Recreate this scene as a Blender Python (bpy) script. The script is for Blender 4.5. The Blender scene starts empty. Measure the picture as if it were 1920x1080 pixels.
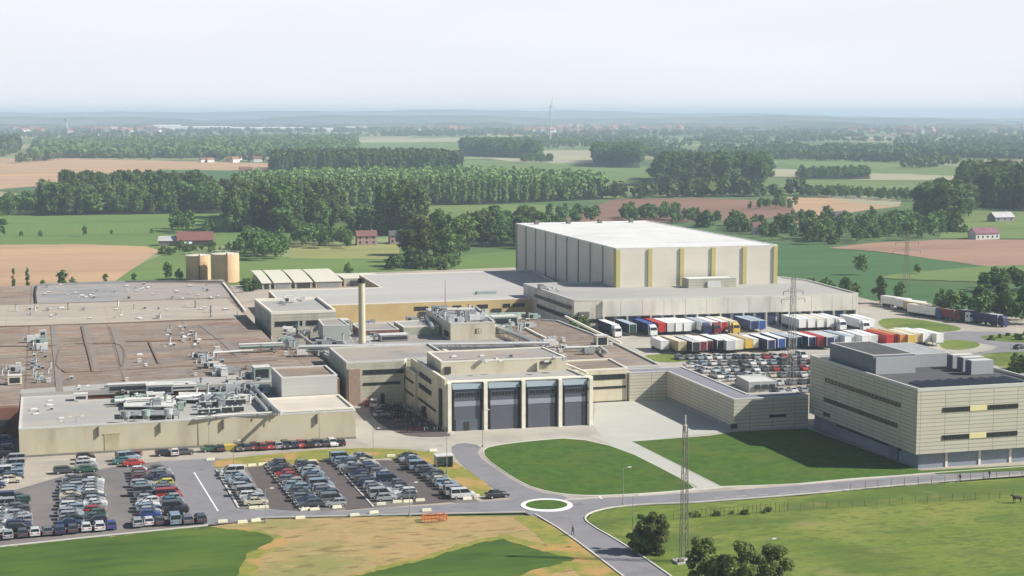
import bpy, math, random
import numpy as np
rnd = random.Random(7)
S = bpy.context.scene
COL = S.collection
# ------------------------------------------------------------------ camera
CAM_H, FPX, HY, VX = 72.0, 3000.0, 213.0, 80.0
PITCH = math.atan((540 - HY) / FPX)
YAW = math.atan((960 - VX) / math.hypot(FPX, 540 - HY))
cam_d = bpy.data.cameras.new('camera'); cam = bpy.data.objects.new('camera', cam_d); COL.objects.link(cam)
cam_d.sensor_width = 36.0; cam_d.lens = 36.0 * FPX / 1920.0
cam_d.clip_start = 1.0; cam_d.clip_end = 90000.0
cam.location = (0, 0, CAM_H)
cam.rotation_euler = (math.pi / 2 - PITCH, 0, -YAW)
S.camera = cam
S.render.resolution_x = 1024; S.render.resolution_y = 576
# ------------------------------------------------------------------ sky and sun
SUN_EL, SUN_DX, SUN_DY = math.radians(38), -1.0, 0.42      # the light travels towards -x, a little +y
W = bpy.data.worlds.new("World"); S.world = W; W.use_nodes = True
nt = W.node_tree; nt.nodes.clear()
o_ = nt.nodes.new('ShaderNodeOutputWorld'); bg = nt.nodes.new('ShaderNodeBackground')
sky = nt.nodes.new('ShaderNodeTexSky'); sky.sky_type = 'NISHITA'; sky.sun_disc = False
sky.sun_elevation = SUN_EL
sky.sun_rotation = math.atan2(-SUN_DX, -SUN_DY)
sky.air_density = 1.0; sky.dust_density = 1.2; sky.ozone_density = 1.6
tc = nt.nodes.new('ShaderNodeTexCoord'); mp = nt.nodes.new('ShaderNodeMapping')
mp.inputs['Scale'].default_value = (1.2, 1.2, 9.0)
nz = nt.nodes.new('ShaderNodeTexNoise'); nz.inputs['Scale'].default_value = 2.2; nz.inputs['Detail'].default_value = 5
rp = nt.nodes.new('ShaderNodeMapRange'); rp.inputs[1].default_value = .3; rp.inputs[2].default_value = .75
rp.inputs[3].default_value = .88; rp.inputs[4].default_value = .99
mx = nt.nodes.new('ShaderNodeMix'); mx.data_type = 'RGBA'
mx.inputs[7].default_value = (12.8, 13.05, 13.8, 1)            # thin high cloud, thickest low over the horizon
sz = nt.nodes.new('ShaderNodeSeparateXYZ'); vr = nt.nodes.new('ShaderNodeMapRange'); vr.inputs[1].default_value = .07; vr.inputs[2].default_value = .15; vr.inputs[3].default_value = 1.0; vr.inputs[4].default_value = .02
vm = nt.nodes.new('ShaderNodeMath'); vm.operation = 'MULTIPLY'
nt.links.new(tc.outputs['Generated'], mp.inputs[0]); nt.links.new(mp.outputs[0], nz.inputs['Vector'])
nt.links.new(nz.outputs[0], rp.inputs[0]); nt.links.new(tc.outputs['Generated'], sz.inputs[0]); nt.links.new(sz.outputs[2], vr.inputs[0])
nt.links.new(rp.outputs[0], vm.inputs[0]); nt.links.new(vr.outputs[0], vm.inputs[1]); nt.links.new(vm.outputs[0], mx.inputs[0])
nt.links.new(sky.outputs[0], mx.inputs[6]); nt.links.new(mx.outputs[2], bg.inputs[0])
bg.inputs[1].default_value = 0.052
nt.links.new(bg.outputs[0], o_.inputs[0])
sl = bpy.data.lights.new('sun', 'SUN'); sl.energy = 5.0; sl.angle = math.radians(0.6); sl.color = (1, .955, .88)
sun = bpy.data.objects.new('sun', sl); COL.objects.link(sun)
from mathutils import Vector, Matrix
sun.rotation_euler = Vector((SUN_DX, SUN_DY, -math.hypot(SUN_DX, SUN_DY) * math.tan(SUN_EL))).to_track_quat('-Z', 'Y').to_euler()
S.view_settings.view_transform = 'Standard'; S.view_settings.look = 'None'
S.view_settings.exposure = 0.55; S.view_settings.gamma = 1.0
S.cycles.use_denoising = True; S.cycles.max_bounces = 5; S.cycles.diffuse_bounces = 3
S.cycles.transparent_max_bounces = 8; S.cycles.volume_bounces = 2
# ------------------------------------------------------------------ pixel -> world
_F = np.array([math.sin(YAW) * math.cos(PITCH), math.cos(YAW) * math.cos(PITCH), -math.sin(PITCH)])
_R = np.array([math.cos(YAW), -math.sin(YAW), 0.0]); _U = np.cross(_R, _F)
def G(x, y, z=0.0):
    d = _F * FPX + _R * (x - 960) + _U * (540 - y)
    t = (z - CAM_H) / d[2]
    return (float(d[0] * t), float(d[1] * t), z)
def G2(x, y, z=0.0): return G(x, y, z)[:2]
# ------------------------------------------------------------------ materials
MATS = {}
def mat(name, col, rough=.8, var=.18, scale=.35, col2=None, stretch=(1, 1, 1), metal=0, spec=.3, detail=4, extra=None):
    if name in MATS: return MATS[name]
    m = bpy.data.materials.new(name); m.use_nodes = True; MATS[name] = m
    n = m.node_tree; b = n.nodes['Principled BSDF']
    b.inputs['Roughness'].default_value = rough; b.inputs['Metallic'].default_value = metal
    b.inputs['Specular IOR Level'].default_value = spec
    t = n.nodes.new('ShaderNodeTexCoord'); q = n.nodes.new('ShaderNodeMapping'); q.inputs['Scale'].default_value = stretch
    z = n.nodes.new('ShaderNodeTexNoise'); z.inputs['Scale'].default_value = scale; z.inputs['Detail'].default_value = detail
    z.inputs['Roughness'].default_value = .65
    r = n.nodes.new('ShaderNodeMapRange'); r.inputs[1].default_value = .32; r.inputs[2].default_value = .68
    x = n.nodes.new('ShaderNodeMix'); x.data_type = 'RGBA'
    if col2 is None: col2 = tuple(c * (1 - var) for c in col); col = tuple(min(1, c * (1 + var * .6)) for c in col)
    x.inputs[6].default_value = (*col, 1); x.inputs[7].default_value = (*col2, 1)
    n.links.new(t.outputs['Object'], q.inputs[0]); n.links.new(q.outputs[0], z.inputs['Vector'])
    n.links.new(z.outputs[0], r.inputs[0]); n.links.new(r.outputs[0], x.inputs[0])
    out = x.outputs[2]
    if extra: out = extra(n, out, t)
    n.links.new(out, b.inputs['Base Color'])
    return m
def mixc(n, a, colB, facsock, blend='MIX'):
    x = n.nodes.new('ShaderNodeMix'); x.data_type = 'RGBA'; x.blend_type = blend
    n.links.new(a, x.inputs[6]); x.inputs[7].default_value = (*colB, 1); n.links.new(facsock, x.inputs[0])
    return x.outputs[2]
def noise_fac(n, t, scale, lo, hi, mx_=1.0, stretch=(1, 1, 1), detail=3, kind='Object', off=(0, 0, 0)):
    q = n.nodes.new('ShaderNodeMapping'); q.inputs['Scale'].default_value = stretch; q.inputs['Location'].default_value = off
    z = n.nodes.new('ShaderNodeTexNoise'); z.inputs['Scale'].default_value = scale; z.inputs['Detail'].default_value = detail
    r = n.nodes.new('ShaderNodeMapRange'); r.inputs[1].default_value = lo; r.inputs[2].default_value = hi; r.inputs[4].default_value = mx_
    n.links.new(t.outputs[kind], q.inputs[0]); n.links.new(q.outputs[0], z.inputs['Vector']); n.links.new(z.outputs[0], r.inputs[0])
    return r.outputs[0]
def joints(w, h, colr, width=.04, fac=.6, offset=0.0, flat=False):
    """panel joints: a brick pattern over (x+y, z) for walls or (x, y) for roofs"""
    def f(n, out, t):
        sp = n.nodes.new('ShaderNodeSeparateXYZ'); n.links.new(t.outputs['Object'], sp.inputs[0])
        cb = n.nodes.new('ShaderNodeCombineXYZ')
        if flat:
            n.links.new(sp.outputs[0], cb.inputs[0]); n.links.new(sp.outputs[1], cb.inputs[1])
        else:
            a = n.nodes.new('ShaderNodeMath'); n.links.new(sp.outputs[0], a.inputs[0]); n.links.new(sp.outputs[1], a.inputs[1])
            n.links.new(a.outputs[0], cb.inputs[0]); n.links.new(sp.outputs[2], cb.inputs[1])
        br = n.nodes.new('ShaderNodeTexBrick'); br.offset = offset
        br.inputs['Scale'].default_value = 1; br.inputs['Brick Width'].default_value = w; br.inputs['Row Height'].default_value = h
        br.inputs['Mortar Size'].default_value = width; br.inputs['Mortar Smooth'].default_value = 0.3
        br.inputs['Color1'].default_value = (1, 1, 1, 1); br.inputs['Color2'].default_value = (.93, .93, .94, 1)
        br.inputs['Mortar'].default_value = (*colr, 1)
        n.links.new(cb.outputs[0], br.inputs['Vector'])
        x = n.nodes.new('ShaderNodeMix'); x.data_type = 'RGBA'; x.blend_type = 'MULTIPLY'; x.inputs[0].default_value = fac
        n.links.new(out, x.inputs[6]); n.links.new(br.outputs[0], x.inputs[7])
        return x.outputs[2]
    return f
def grime(col=(.5, .45, .4), scale=.25, lo=.5, hi=.75, mx_=.5, stretch=(1, 1, .25)):
    def f(n, out, t):
        return mixc(n, out, col, noise_fac(n, t, scale, lo, hi, mx_, stretch), 'MULTIPLY')
    return f
def both(*fs):
    def f(n, out, t):
        for g_ in fs: out = g_(n, out, t)
        return out
    return f
CREAM = mat('cream_render', (.50, .46, .33), .85, .07, .12, extra=grime())
CREAMB = mat('cream_office_cladding', (.60, .55, .41), .8, .06, .2, extra=grime())
GREYC = mat('grey_cream_cladding', (.47, .46, .37), .8, .06, .2, extra=both(joints(11, .95, (.45, .45, .42), .05, .8), grime()))
CLAD = mat('olive_cream_cladding', (.55, .52, .42), .75, .05, .1, extra=joints(5.6, .80, (.42, .42, .40), .07, .9))
CONCP = mat('concrete_panel', (.66, .63, .55), .85, .08, .15, extra=both(joints(6.9, 30, (.45, .43, .40), .10, .8), grime()))
WHPAN = mat('warehouse_panel', (.66, .62, .53), .7, .05, .08, extra=joints(40, 3.1, (.8, .8, .8), .05, .5))
YEL = mat('ochre_wall', (.52, .39, .19), .85, .12, .12)
YELP = mat('yellow_pier', (.45, .40, .17), .7, .05)
WHITER = mat('white_membrane', (.66, .66, .64), .7, .08, .1, extra=both(joints(300, 7, (.7, .7, .7), .25, .5, flat=True), lambda n, o, t: mixc(n, o, (.8, .79, .76), noise_fac(n, t, .06, .5, .68, .5, (.3, 1, 1), 7), 'MULTIPLY')))
GREYR = mat('grey_felt_roof', (.36, .355, .335), .9, .12, .06, stretch=(.25, 1, 1), extra=both(joints(60, 1.2, (.75, .75, .75), .05, .4, flat=True), lambda n, o, t: mixc(n, o, (.42, .37, .30), noise_fac(n, t, .12, .5, .7, .6, (1, 2, 1)))))
SHEETR = mat('ribbed_roof_sheet', (.43, .42, .395), .8, .10, .06, stretch=(.15, 1, 1), extra=joints(300, 2.6, (.80, .78, .76), .2, .5, flat=True))
BROWNR = mat('brown_gravel_roof', (.235, .18, .135), .95, .2, .12, col2=(.165, .122, .09), stretch=(.35, 1, 1),
             extra=both(lambda n, o, t: mixc(n, o, (.30, .24, .18), noise_fac(n, t, .035, .47, .62, .75, (1, 1.6, 1), 6)),
                        lambda n, o, t: mixc(n, o, (.30, .155, .09), noise_fac(n, t, .05, .52, .66, .6, (.5, 1.6, 1), off=(40, 3, 0))),
                        lambda n, o, t: mixc(n, o, (.33, .30, .28), noise_fac(n, t, .9, .52, .64, .7, (.12, 1, 1))), lambda n, o, t: mixc(n, o, (.12, .09, .07), noise_fac(n, t, .7, .60, .72, .7, (.2, 1, 1), off=(9, 4, 0))),
                        lambda n, o, t: mixc(n, o, (.42, .38, .34), noise_fac(n, t, 1.6, .60, .70, .6, (.3, 1, 1), off=(50, 4, 0))), lambda n, o, t: mixc(n, o, (.17, .15, .14), noise_fac(n, t, .10, .55, .68, .55, (.5, 1, 1), 9, off=(5, 74, 0))),
                        joints(23, 11, (.45, .4, .4), .3, .5, flat=True)))
TANR = mat('tan_felt_roof', (.44, .385, .31), .95, .14, .06, col2=(.34, .29, .235), stretch=(.25, 1, 1),
           extra=both(lambda n, o, t: mixc(n, o, (.30, .27, .26), noise_fac(n, t, .5, .5, .62, .7, (.12, 1, 1), 6)), joints(31, 6.5, (.7, .65, .6), .2, .4, flat=True)))
GREYOLD = mat('weathered_grey_roof', (.29, .28, .275), .9, .2, .12, stretch=(.3, 1, 1), extra=both(lambda n, o, t: mixc(n, o, (.35, .30, .25), noise_fac(n, t, .07, .42, .58, .8, (.6, 1, 1), 8)), lambda n, o, t: mixc(n, o, (.15, .145, .15), noise_fac(n, t, .5, .56, .68, .7, (.15, 1, 1), 5)), joints(17, 5, (.6, .6, .6), .15, .4, flat=True)))
BRICKW = mat('red_brown_wall', (.20, .09, .065), .9, .15)
DARKG = mat('dark_window_glass', (.03, .035, .04), .25, .3, 1.2, spec=.5)
GLASSB = mat('blue_grey_glass', (.10, .125, .15), .25, .1, spec=.6)
PANB = mat('blue_grey_panel', (.105, .11, .135), .6, .06, .4, extra=joints(1.6, 1.4, (.6, .6, .6), .05, .4))
PANL = mat('lilac_grey_panel', (.30, .315, .37), .6, .04)
SKYB = mat('pale_blue_glass', (.27, .325, .36), .35, .05, spec=.5)
DARKS = mat('dark_reveal', (.045, .042, .04), .8, .1)
SLATE = mat('slate_blue_cladding', (.155, .17, .215), .6, .06, extra=joints(50, .45, (.75, .75, .75), .05, .6))
PLINTH = mat('grey_blue_plinth', (.25, .28, .34), .6, .05, extra=joints(4, 30, (.8, .8, .8), .06, .5))
LGREYP = mat('light_grey_louvre', (.36, .37, .385), .6, .05, extra=joints(.9, 40, (.75, .75, .75), .06, .5))
DKROOF = mat('dark_bitumen_roof', (.085, .085, .09), .9, .15, .2, stretch=(.2, 1, 1))
COPING = mat('pale_coping', (.55, .545, .51), .6, .04)
COPW = mat('cream_coping', (.74, .70, .60), .6, .04)
BRASS = mat('yellow_panel', (.75, .66, .34), .6, .03)
SILV = mat('galvanised_metal', (.52, .54, .55), .45, .12, .8, metal=.35)
SILVD = mat('dull_grey_metal', (.30, .31, .32), .55, .15, .8, metal=.2)
WHITEM = mat('white_metal', (.58, .575, .55), .5, .12, .8)
GREENM = mat('grey_green_metal', (.28, .36, .33), .6, .1, .8)
STEEL = mat('weathered_steel', (.17, .165, .14), .7, .15, 2)
STEELP = mat('pale_pole_metal', (.26, .265, .26), .5, .08, 2)
SILO = mat('orange_tan_steel', (.62, .44, .26), .55, .06, .2, extra=joints(4, 1.8, (.85, .8, .75), .06, .4))
SILOT = mat('pale_tank_top', (.68, .62, .50), .6, .05)
CHIM = mat('pale_chimney_concrete', (.52, .48, .34), .8, .08, .4)
BLACK = mat('black_rubber', (.02, .02, .022), .8, .1)
ASPH = mat('asphalt', (.16, .148, .145), .9, .12, .3, stretch=(.5, 1, 1), extra=both(lambda n, o, t: mixc(n, o, (.235, .21, .185), noise_fac(n, t, .035, .45, .65, .8, detail=8)), lambda n, o, t: mixc(n, o, (.09, .09, .092), noise_fac(n, t, .3, .60, .72, .45, (.3, 1, 1)))))
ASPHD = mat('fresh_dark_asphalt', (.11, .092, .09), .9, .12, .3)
ROADM = mat('grey_road', (.215, .21, .225), .9, .08, .15, extra=lambda n, o, t: mixc(n, o, (.15, .148, .155), noise_fac(n, t, .25, .5, .68, .5)))
CONC = mat('pale_concrete', (.40, .375, .32), .9, .10, .06, extra=both(lambda n, o, t: mixc(n, o, (.30, .285, .25), noise_fac(n, t, .12, .5, .7, .6)), joints(9, 9, (.75, .75, .75), .12, .3, flat=True)))
CONCG = mat('light_grey_concrete', (.43, .43, .385), .9, .06, .1, extra=joints(6, 6, (.85, .85, .85), .1, .25, flat=True))
PAVE = mat('beige_paving', (.38, .335, .275), .9, .10, .3, extra=both(lambda n, o, t: mixc(n, o, (.27, .25, .225), noise_fac(n, t, .06, .46, .64, .75, detail=8)), lambda n, o, t: mixc(n, o, (.46, .42, .34), noise_fac(n, t, .35, .56, .66, .5, (.3, 1, 1), 6))))
KERB = mat('kerb_concrete', (.55, .53, .47), .8, .06)
PAINT = mat('white_road_paint', (.72, .72, .70), .7, .08, 1)
LAWN = mat('mown_lawn', (.065, .142, .009), .95, .1, .5, col2=(.037, .08, .008), extra=both(lambda n, o, t: mixc(n, o, (.085, .12, .014), noise_fac(n, t, .08, .48, .66, .8, detail=8)), lambda n, o, t: mixc(n, o, (.035, .08, .01), noise_fac(n, t, .8, .5, .66, .6, (.4, 1, 1), 6))))
CROPG = mat('dark_green_crop', (.065, .12, .013), .95, .1, .25, col2=(.038, .085, .010), stretch=(.2, 1, 1), extra=both(lambda n, o, t: mixc(n, o, (.10, .15, .02), noise_fac(n, t, .05, .48, .66, .8, (.4, 1, 1), 8)), lambda n, o, t: mixc(n, o, (.04, .075, .012), noise_fac(n, t, .5, .52, .66, .6, (.2, 1, 1), 6))))
def grassx(n, o, t):
    o = mixc(n, o, (.215, .225, .05), noise_fac(n, t, .05, .48, .66, .75, detail=8))
    o = mixc(n, o, (.06, .11, .016), noise_fac(n, t, .07, .5, .64, .75, (.5, 1, 1), detail=10))
    o = mixc(n, o, (.075, .11, .018), noise_fac(n, t, .9, .5, .64, .7, (.45, 1, 1), detail=6))
    return mixc(n, o, (.27, .22, .10), noise_fac(n, t, .09, .62, .74, .5, off=(90, 20, 0)))
ROUGH = mat('rough_meadow', (.15, .20, .03), .95, .2, .9, col2=(.105, .155, .022), extra=grassx)
def dryx(n, o, t):
    o = mixc(n, o, (.22, .22, .07), noise_fac(n, t, .05, .50, .62, .9, off=(10, 50, 0), detail=8))
    o = mixc(n, o, (.40, .255, .12), noise_fac(n, t, .10, .44, .66, .7, (.6, 1, 1), detail=9))
    o = mixc(n, o, (.38, .29, .13), noise_fac(n, t, .5, .55, .64, .6, (.4, 1, 1), detail=8, off=(3, 7, 0)))
    return mixc(n, o, (.16, .12, .05), noise_fac(n, t, .7, .54, .66, .75, (.35, 1, 1), detail=8))
DRY = mat('dry_meadow', (.37, .28, .12), .95, .2, .8, col2=(.28, .22, .085), extra=dryx)
VERGE = mat('patchy_verge', (.27, .24, .05), .95, .2, .5, col2=(.15, .19, .035), extra=lambda n, o, t: mixc(n, o, (.44, .25, .10), noise_fac(n, t, .10, .5, .6, .8, detail=6)))
def fieldx(n, o, t): return mixc(n, mixc(n, o, (.6, .58, .5), noise_fac(n, t, .035, .5, .66, .45, (.15, 1, 1), 8), 'MULTIPLY'), (1.25, 1.2, 1.1), noise_fac(n, t, .01, .5, .62, .5, (.4, 1, 1), 6, off=(300, 50, 0)), 'MULTIPLY')
def fieldm(name, c, c2=None, s=.02, st=(.2, 1, 1), extra=None): return mat(name, c, .95, .12, s, c2, stretch=st, extra=extra or fieldx)
F_GREEN = fieldm('pasture_green', (.10, .175, .04), (.135, .195, .05), .012)
F_DGREEN = fieldm('deep_green_crop', (.045, .115, .035), (.06, .135, .04), .012)
F_LIGHT = fieldm('light_green_field', (.15, .205, .06), (.11, .17, .045), .015)
F_STRAW = fieldm('yellowing_field', (.30, .28, .10), (.20, .23, .075), .02)
F_TAN = fieldm('bare_tan_soil', (.44, .29, .175), (.38, .25, .15), .01)
F_PINK = fieldm('pinkish_ploughed_soil', (.33, .205, .145), (.27, .17, .12), .01)
F_RED = fieldm('reddish_ploughed_soil', (.23, .125, .09), (.18, .105, .075), .012)
F_PALE = fieldm('pale_stubble', (.36, .33, .22), (.29, .29, .18), .01)
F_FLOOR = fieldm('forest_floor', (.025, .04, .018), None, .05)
def basex(n, o, t):
    br = n.nodes.new('ShaderNodeTexVoronoi'); br.inputs['Scale'].default_value = .0024; br.inputs['Randomness'].default_value = .9
    q = n.nodes.new('ShaderNodeMapping'); q.inputs['Scale'].default_value = (.7, 1, 1); q.inputs['Rotation'].default_value = (0, 0, .5)
    n.links.new(t.outputs['Object'], q.inputs[0]); n.links.new(q.outputs[0], br.inputs['Vector'])
    cr = n.nodes.new('ShaderNodeValToRGB'); cr.color_ramp.interpolation = 'CONSTANT'
    sp = n.nodes.new('ShaderNodeSeparateColor'); n.links.new(br.outputs['Color'], sp.inputs[0]); n.links.new(sp.outputs[0], cr.inputs[0])
    cols = [(0, (.09, .15, .045)), (.18, (.12, .17, .05)), (.34, (.06, .11, .035)), (.5, (.15, .18, .07)), (.64, (.36, .29, .18)), (.74, (.08, .135, .045)), (.88, (.25, .28, .13))]
    e = cr.color_ramp.elements; e[0].position = 0; e[0].color = (*cols[0][1], 1); e[1].position = cols[1][0]; e[1].color = (*cols[1][1], 1)
    for p_, c_ in cols[2:]: k = e.new(p_); k.color = (*c_, 1)
    x = n.nodes.new('ShaderNodeMix'); x.data_type = 'RGBA'; x.inputs[0].default_value = .8
    n.links.new(o, x.inputs[6]); n.links.new(cr.outputs[0], x.inputs[7])
    return mixc(n, x.outputs[2], (.05, .09, .03), noise_fac(n, t, .012, .5, .66, .6))
BASE = mat('open_country', (.11, .165, .05), .95, .15, .004, extra=basex)
HILL = fieldm('wooded_hill', (.03, .05, .03), (.13, .15, .09), .0016, (1, 1, 1), extra=lambda n, o, t: mixc(n, o, (.025, .045, .03), noise_fac(n, t, .006, .48, .56, .8, (.4, 1, 1), 6)))
def leafmat(name, c, c2, trans=.22):
    m = bpy.data.materials.new(name); m.use_nodes = True; MATS[name] = m; n = m.node_tree
    b = n.nodes['Principled BSDF']; b.inputs['Roughness'].default_value = .75; b.inputs['Specular IOR Level'].default_value = .2
    g_ = n.nodes.new('ShaderNodeNewGeometry'); oi = n.nodes.new('ShaderNodeObjectInfo'); t = n.nodes.new('ShaderNodeTexCoord')
    z = n.nodes.new('ShaderNodeTexNoise'); z.inputs['Scale'].default_value = .45
    n.links.new(t.outputs['Object'], z.inputs['Vector'])
    a = n.nodes.new('ShaderNodeMath'); a.operation = 'MULTIPLY_ADD'; a.inputs[1].default_value = .45
    n.links.new(g_.outputs['Random Per Island'], a.inputs[0])
    a2 = n.nodes.new('ShaderNodeMath'); a2.operation = 'MULTIPLY'; a2.inputs[1].default_value = .5; n.links.new(z.outputs[0], a2.inputs[0])
    n.links.new(a2.outputs[0], a.inputs[2])
    x = n.nodes.new('ShaderNodeMix'); x.data_type = 'RGBA'; x.inputs[6].default_value = (*c, 1); x.inputs[7].default_value = (*c2, 1)
    n.links.new(a.outputs[0], x.inputs[0])
    hs = n.nodes.new('ShaderNodeHueSaturation')
    for inp, lo, hi in (('Value', .7, 1.35), ('Hue', .475, .515)):
        r = n.nodes.new('ShaderNodeMapRange'); r.inputs[3].default_value = lo; r.inputs[4].default_value = hi
        n.links.new(oi.outputs['Random'], r.inputs[0]); n.links.new(r.outputs[0], hs.inputs[inp])
    n.links.new(x.outputs[2], hs.inputs['Color']); n.links.new(hs.outputs[0], b.inputs['Base Color'])
    tr = n.nodes.new('ShaderNodeBsdfTranslucent'); n.links.new(hs.outputs[0], tr.inputs[0])
    ms = n.nodes.new('ShaderNodeMixShader'); ms.inputs[0].default_value = trans
    n.links.new(b.outputs[0], ms.inputs[1]); n.links.new(tr.outputs[0], ms.inputs[2])
    n.links.new(ms.outputs[0], n.nodes['Material Output'].inputs[0]); return m
L_DARK = leafmat('dark_leaves', (.045, .09, .02), (.12, .18, .045))
L_MID = leafmat('mid_leaves', (.065, .12, .03), (.155, .22, .06))
L_POP = leafmat('poplar_leaves', (.10, .17, .045), (.23, .31, .10))
L_BUSH = leafmat('bush_leaves', (.075, .13, .03), (.28, .36, .11), .4)
L_BRT = leafmat('bright_leaves', (.08, .14, .03), (.16, .22, .06))
BARK = mat('bark', (.12, .10, .075), .9, .2, 2)
# ------------------------------------------------------------------ mesh helpers
class MB:
    def __init__(s): s.v = []; s.f = []; s.m = []
    def quadidx(s, a, mi): s.f.append(a); s.m.append(mi)
    def box(s, x0, x1, y0, y1, z0, z1, mi=0, top=None):
        b = len(s.v)
        s.v += [(x0, y0, z0), (x1, y0, z0), (x1, y1, z0), (x0, y1, z0), (x0, y0, z1), (x1, y0, z1), (x1, y1, z1), (x0, y1, z1)]
        for q in ((0, 3, 2, 1), (0, 1, 5, 4), (1, 2, 6, 5), (2, 3, 7, 6), (3, 0, 4, 7)): s.quadidx(tuple(b + i for i in q), mi)
        s.quadidx(tuple(b + i for i in (4, 5, 6, 7)), mi if top is None else top)
        return s
    def hexa(s, pts, mi=0):
        b = len(s.v); s.v += [tuple(p) for p in pts]
        for q in ((0, 3, 2, 1), (0, 1, 5, 4), (1, 2, 6, 5), (2, 3, 7, 6), (3, 0, 4, 7), (4, 5, 6, 7)): s.quadidx(tuple(b + i for i in q), mi)
        return s
    def prism(s, poly, z0, z1, mi=0, top=None):
        n = len(poly); b = len(s.v)
        a = sum(poly[i][0] * poly[(i + 1) % n][1] - poly[(i + 1) % n][0] * poly[i][1] for i in range(n))
        if a < 0: poly = poly[::-1]
        s.v += [(p[0], p[1], z0) for p in poly] + [(p[0], p[1], z1) for p in poly]
        for i in range(n): j = (i + 1) % n; s.quadidx((b + i, b + j, b + n + j, b + n + i), mi)
        s.quadidx(tuple(b + n + i for i in range(n)), mi if top is None else top)
        s.quadidx(tuple(b + i for i in reversed(range(n))), mi)
        return s
    def tube(s, p, q, r, mi=0, n=6, r2=None, caps=True):
        p = Vector(p); q = Vector(q); d = (q - p)
        if d.length < 1e-6: return s
        d.normalize(); u = d.orthogonal().normalized(); w = d.cross(u); r2 = r if r2 is None else r2; b = len(s.v)
        for c, rr in ((p, r), (q, r2)):
            for i in range(n):
                a = 2 * math.pi * i / n; s.v.append(tuple(c + (u * math.cos(a) + w * math.sin(a)) * rr))
        for i in range(n): j = (i + 1) % n; s.quadidx((b + i, b + j, b + n + j, b + n + i), mi)
        if caps: s.quadidx(tuple(b + i for i in reversed(range(n))), mi); s.quadidx(tuple(b + n + i for i in range(n)), mi)
        return s
    def poly(s, pts, r, mi=0, n=6):
        for a, b in zip(pts, pts[1:]): s.tube(a, b, r, mi, n)
        return s
    def mesh(s, name, mats):
        me = bpy.data.meshes.new(name); me.from_pydata(s.v, [], s.f)
        for m in (mats if isinstance(mats, (list, tuple)) else [mats]): me.materials.append(m)
        me.polygons.foreach_set('material_index', s.m); me.update(); return me
    def build(s, name, mats, parent=None, loc=None):
        """vertices are given in world space when a parent is given: they are shifted into its space"""
        if parent is not None and not getattr(parent, '_x', False):
            off = parent.get('_o')
            if off is not None: s.v = [(a - off[0], b - off[1], c - off[2]) for a, b, c in s.v]
        elif loc is not None: s.v = [(a - loc[0], b - loc[1], c - loc[2]) for a, b, c in s.v]
        o = bpy.data.objects.new(name, s.mesh(name, mats)); COL.objects.link(o)
        if parent is not None: o.parent = parent
        elif loc is not None: o.location = loc
        return o
OFF = {}
def thing(name, label, cat, loc=(0, 0, 0), rz=0, group=None, world=True):
    o = bpy.data.objects.new(name, None); COL.objects.link(o); o.location = loc; o.rotation_euler = (0, 0, rz)
    o.empty_display_size = .5; o['label'] = label; o['category'] = cat
    if group: o['group'] = group
    if world: OFF[o.name] = loc
    return o
def part(mb, name, mats, parent):
    off = OFF.get(parent.name)
    if off is not None: mb.v = [(a - off[0], b - off[1], c - off[2]) for a, b, c in mb.v]
    o = bpy.data.objects.new(name, mb.mesh(name, mats)); COL.objects.link(o); o.parent = parent
    if off is not None and parent.type == 'EMPTY': OFF[o.name] = off
    elif off is not None: OFF[o.name] = off
    return o
def single(mb, name, mats, label, cat, loc, group=None):
    mb.v = [(a - loc[0], b - loc[1], c - loc[2]) for a, b, c in mb.v]
    o = bpy.data.objects.new(name, mb.mesh(name, mats)); COL.objects.link(o); o.location = loc
    o['label'] = label; o['category'] = cat
    if group: o['group'] = group
    return o
def link_copy(src, name=None):
    c = src.copy(); COL.objects.link(c)
    if name: c.name = name
    return c
def copy_tree(src, parent=None):
    c = link_copy(src)
    if parent is not None: c.parent = parent
    for ch in list(src.children): copy_tree(ch, c)
    return c
def sheet(name, pts, z, m, px=True, thick=0):
    w = [G2(*p) if px else p for p in pts]
    mb = MB()
    if thick: mb.prism(w, z - thick, z)
    else:
        n = len(w); a = sum(w[i][0] * w[(i + 1) % n][1] - w[(i + 1) % n][0] * w[i][1] for i in range(n))
        if a < 0: w = w[::-1]
        mb.v = [(p[0], p[1], z) for p in w]; mb.quadidx(tuple(range(n)), 0)
    o = bpy.data.objects.new(name, mb.mesh(name, m)); COL.objects.link(o); o['kind'] = 'structure'; return o
def ragged(pts, amp=1.2, seed=3, step=14):
    r = random.Random(seed); out = []
    for a, b in zip(pts, pts[1:] + pts[:1]):
        n = max(1, int(math.dist(a, b) / step))
        for i in range(n):
            f = i / n; out.append((a[0] + (b[0] - a[0]) * f + r.uniform(-amp, amp) * 3 * (i > 0), a[1] + (b[1] - a[1]) * f + r.uniform(-amp, amp) * (i > 0)))
    return out
def smooth(pts, k=2, closed=True):
    for _ in range(k):
        q = []; n = len(pts)
        for i in range(n if closed else n - 1):
            a, b = pts[i], pts[(i + 1) % n]
            q += [tuple(a[j] * .75 + b[j] * .25 for j in (0, 1)), tuple(a[j] * .25 + b[j] * .75 for j in (0, 1))]
        if not closed: q = [pts[0]] + q + [pts[-1]]
        pts = q
    return pts
ORD = ['first', 'second', 'third', 'fourth', 'fifth', 'sixth', 'seventh', 'eighth', 'ninth', 'tenth', 'eleventh', 'twelfth', 'thirteenth',
       'fourteenth', 'fifteenth', 'sixteenth', 'seventeenth', 'eighteenth', 'nineteenth', 'twentieth', 'twenty-first', 'twenty-second', 'twenty-third', 'twenty-fourth', 'twenty-fifth']
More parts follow.
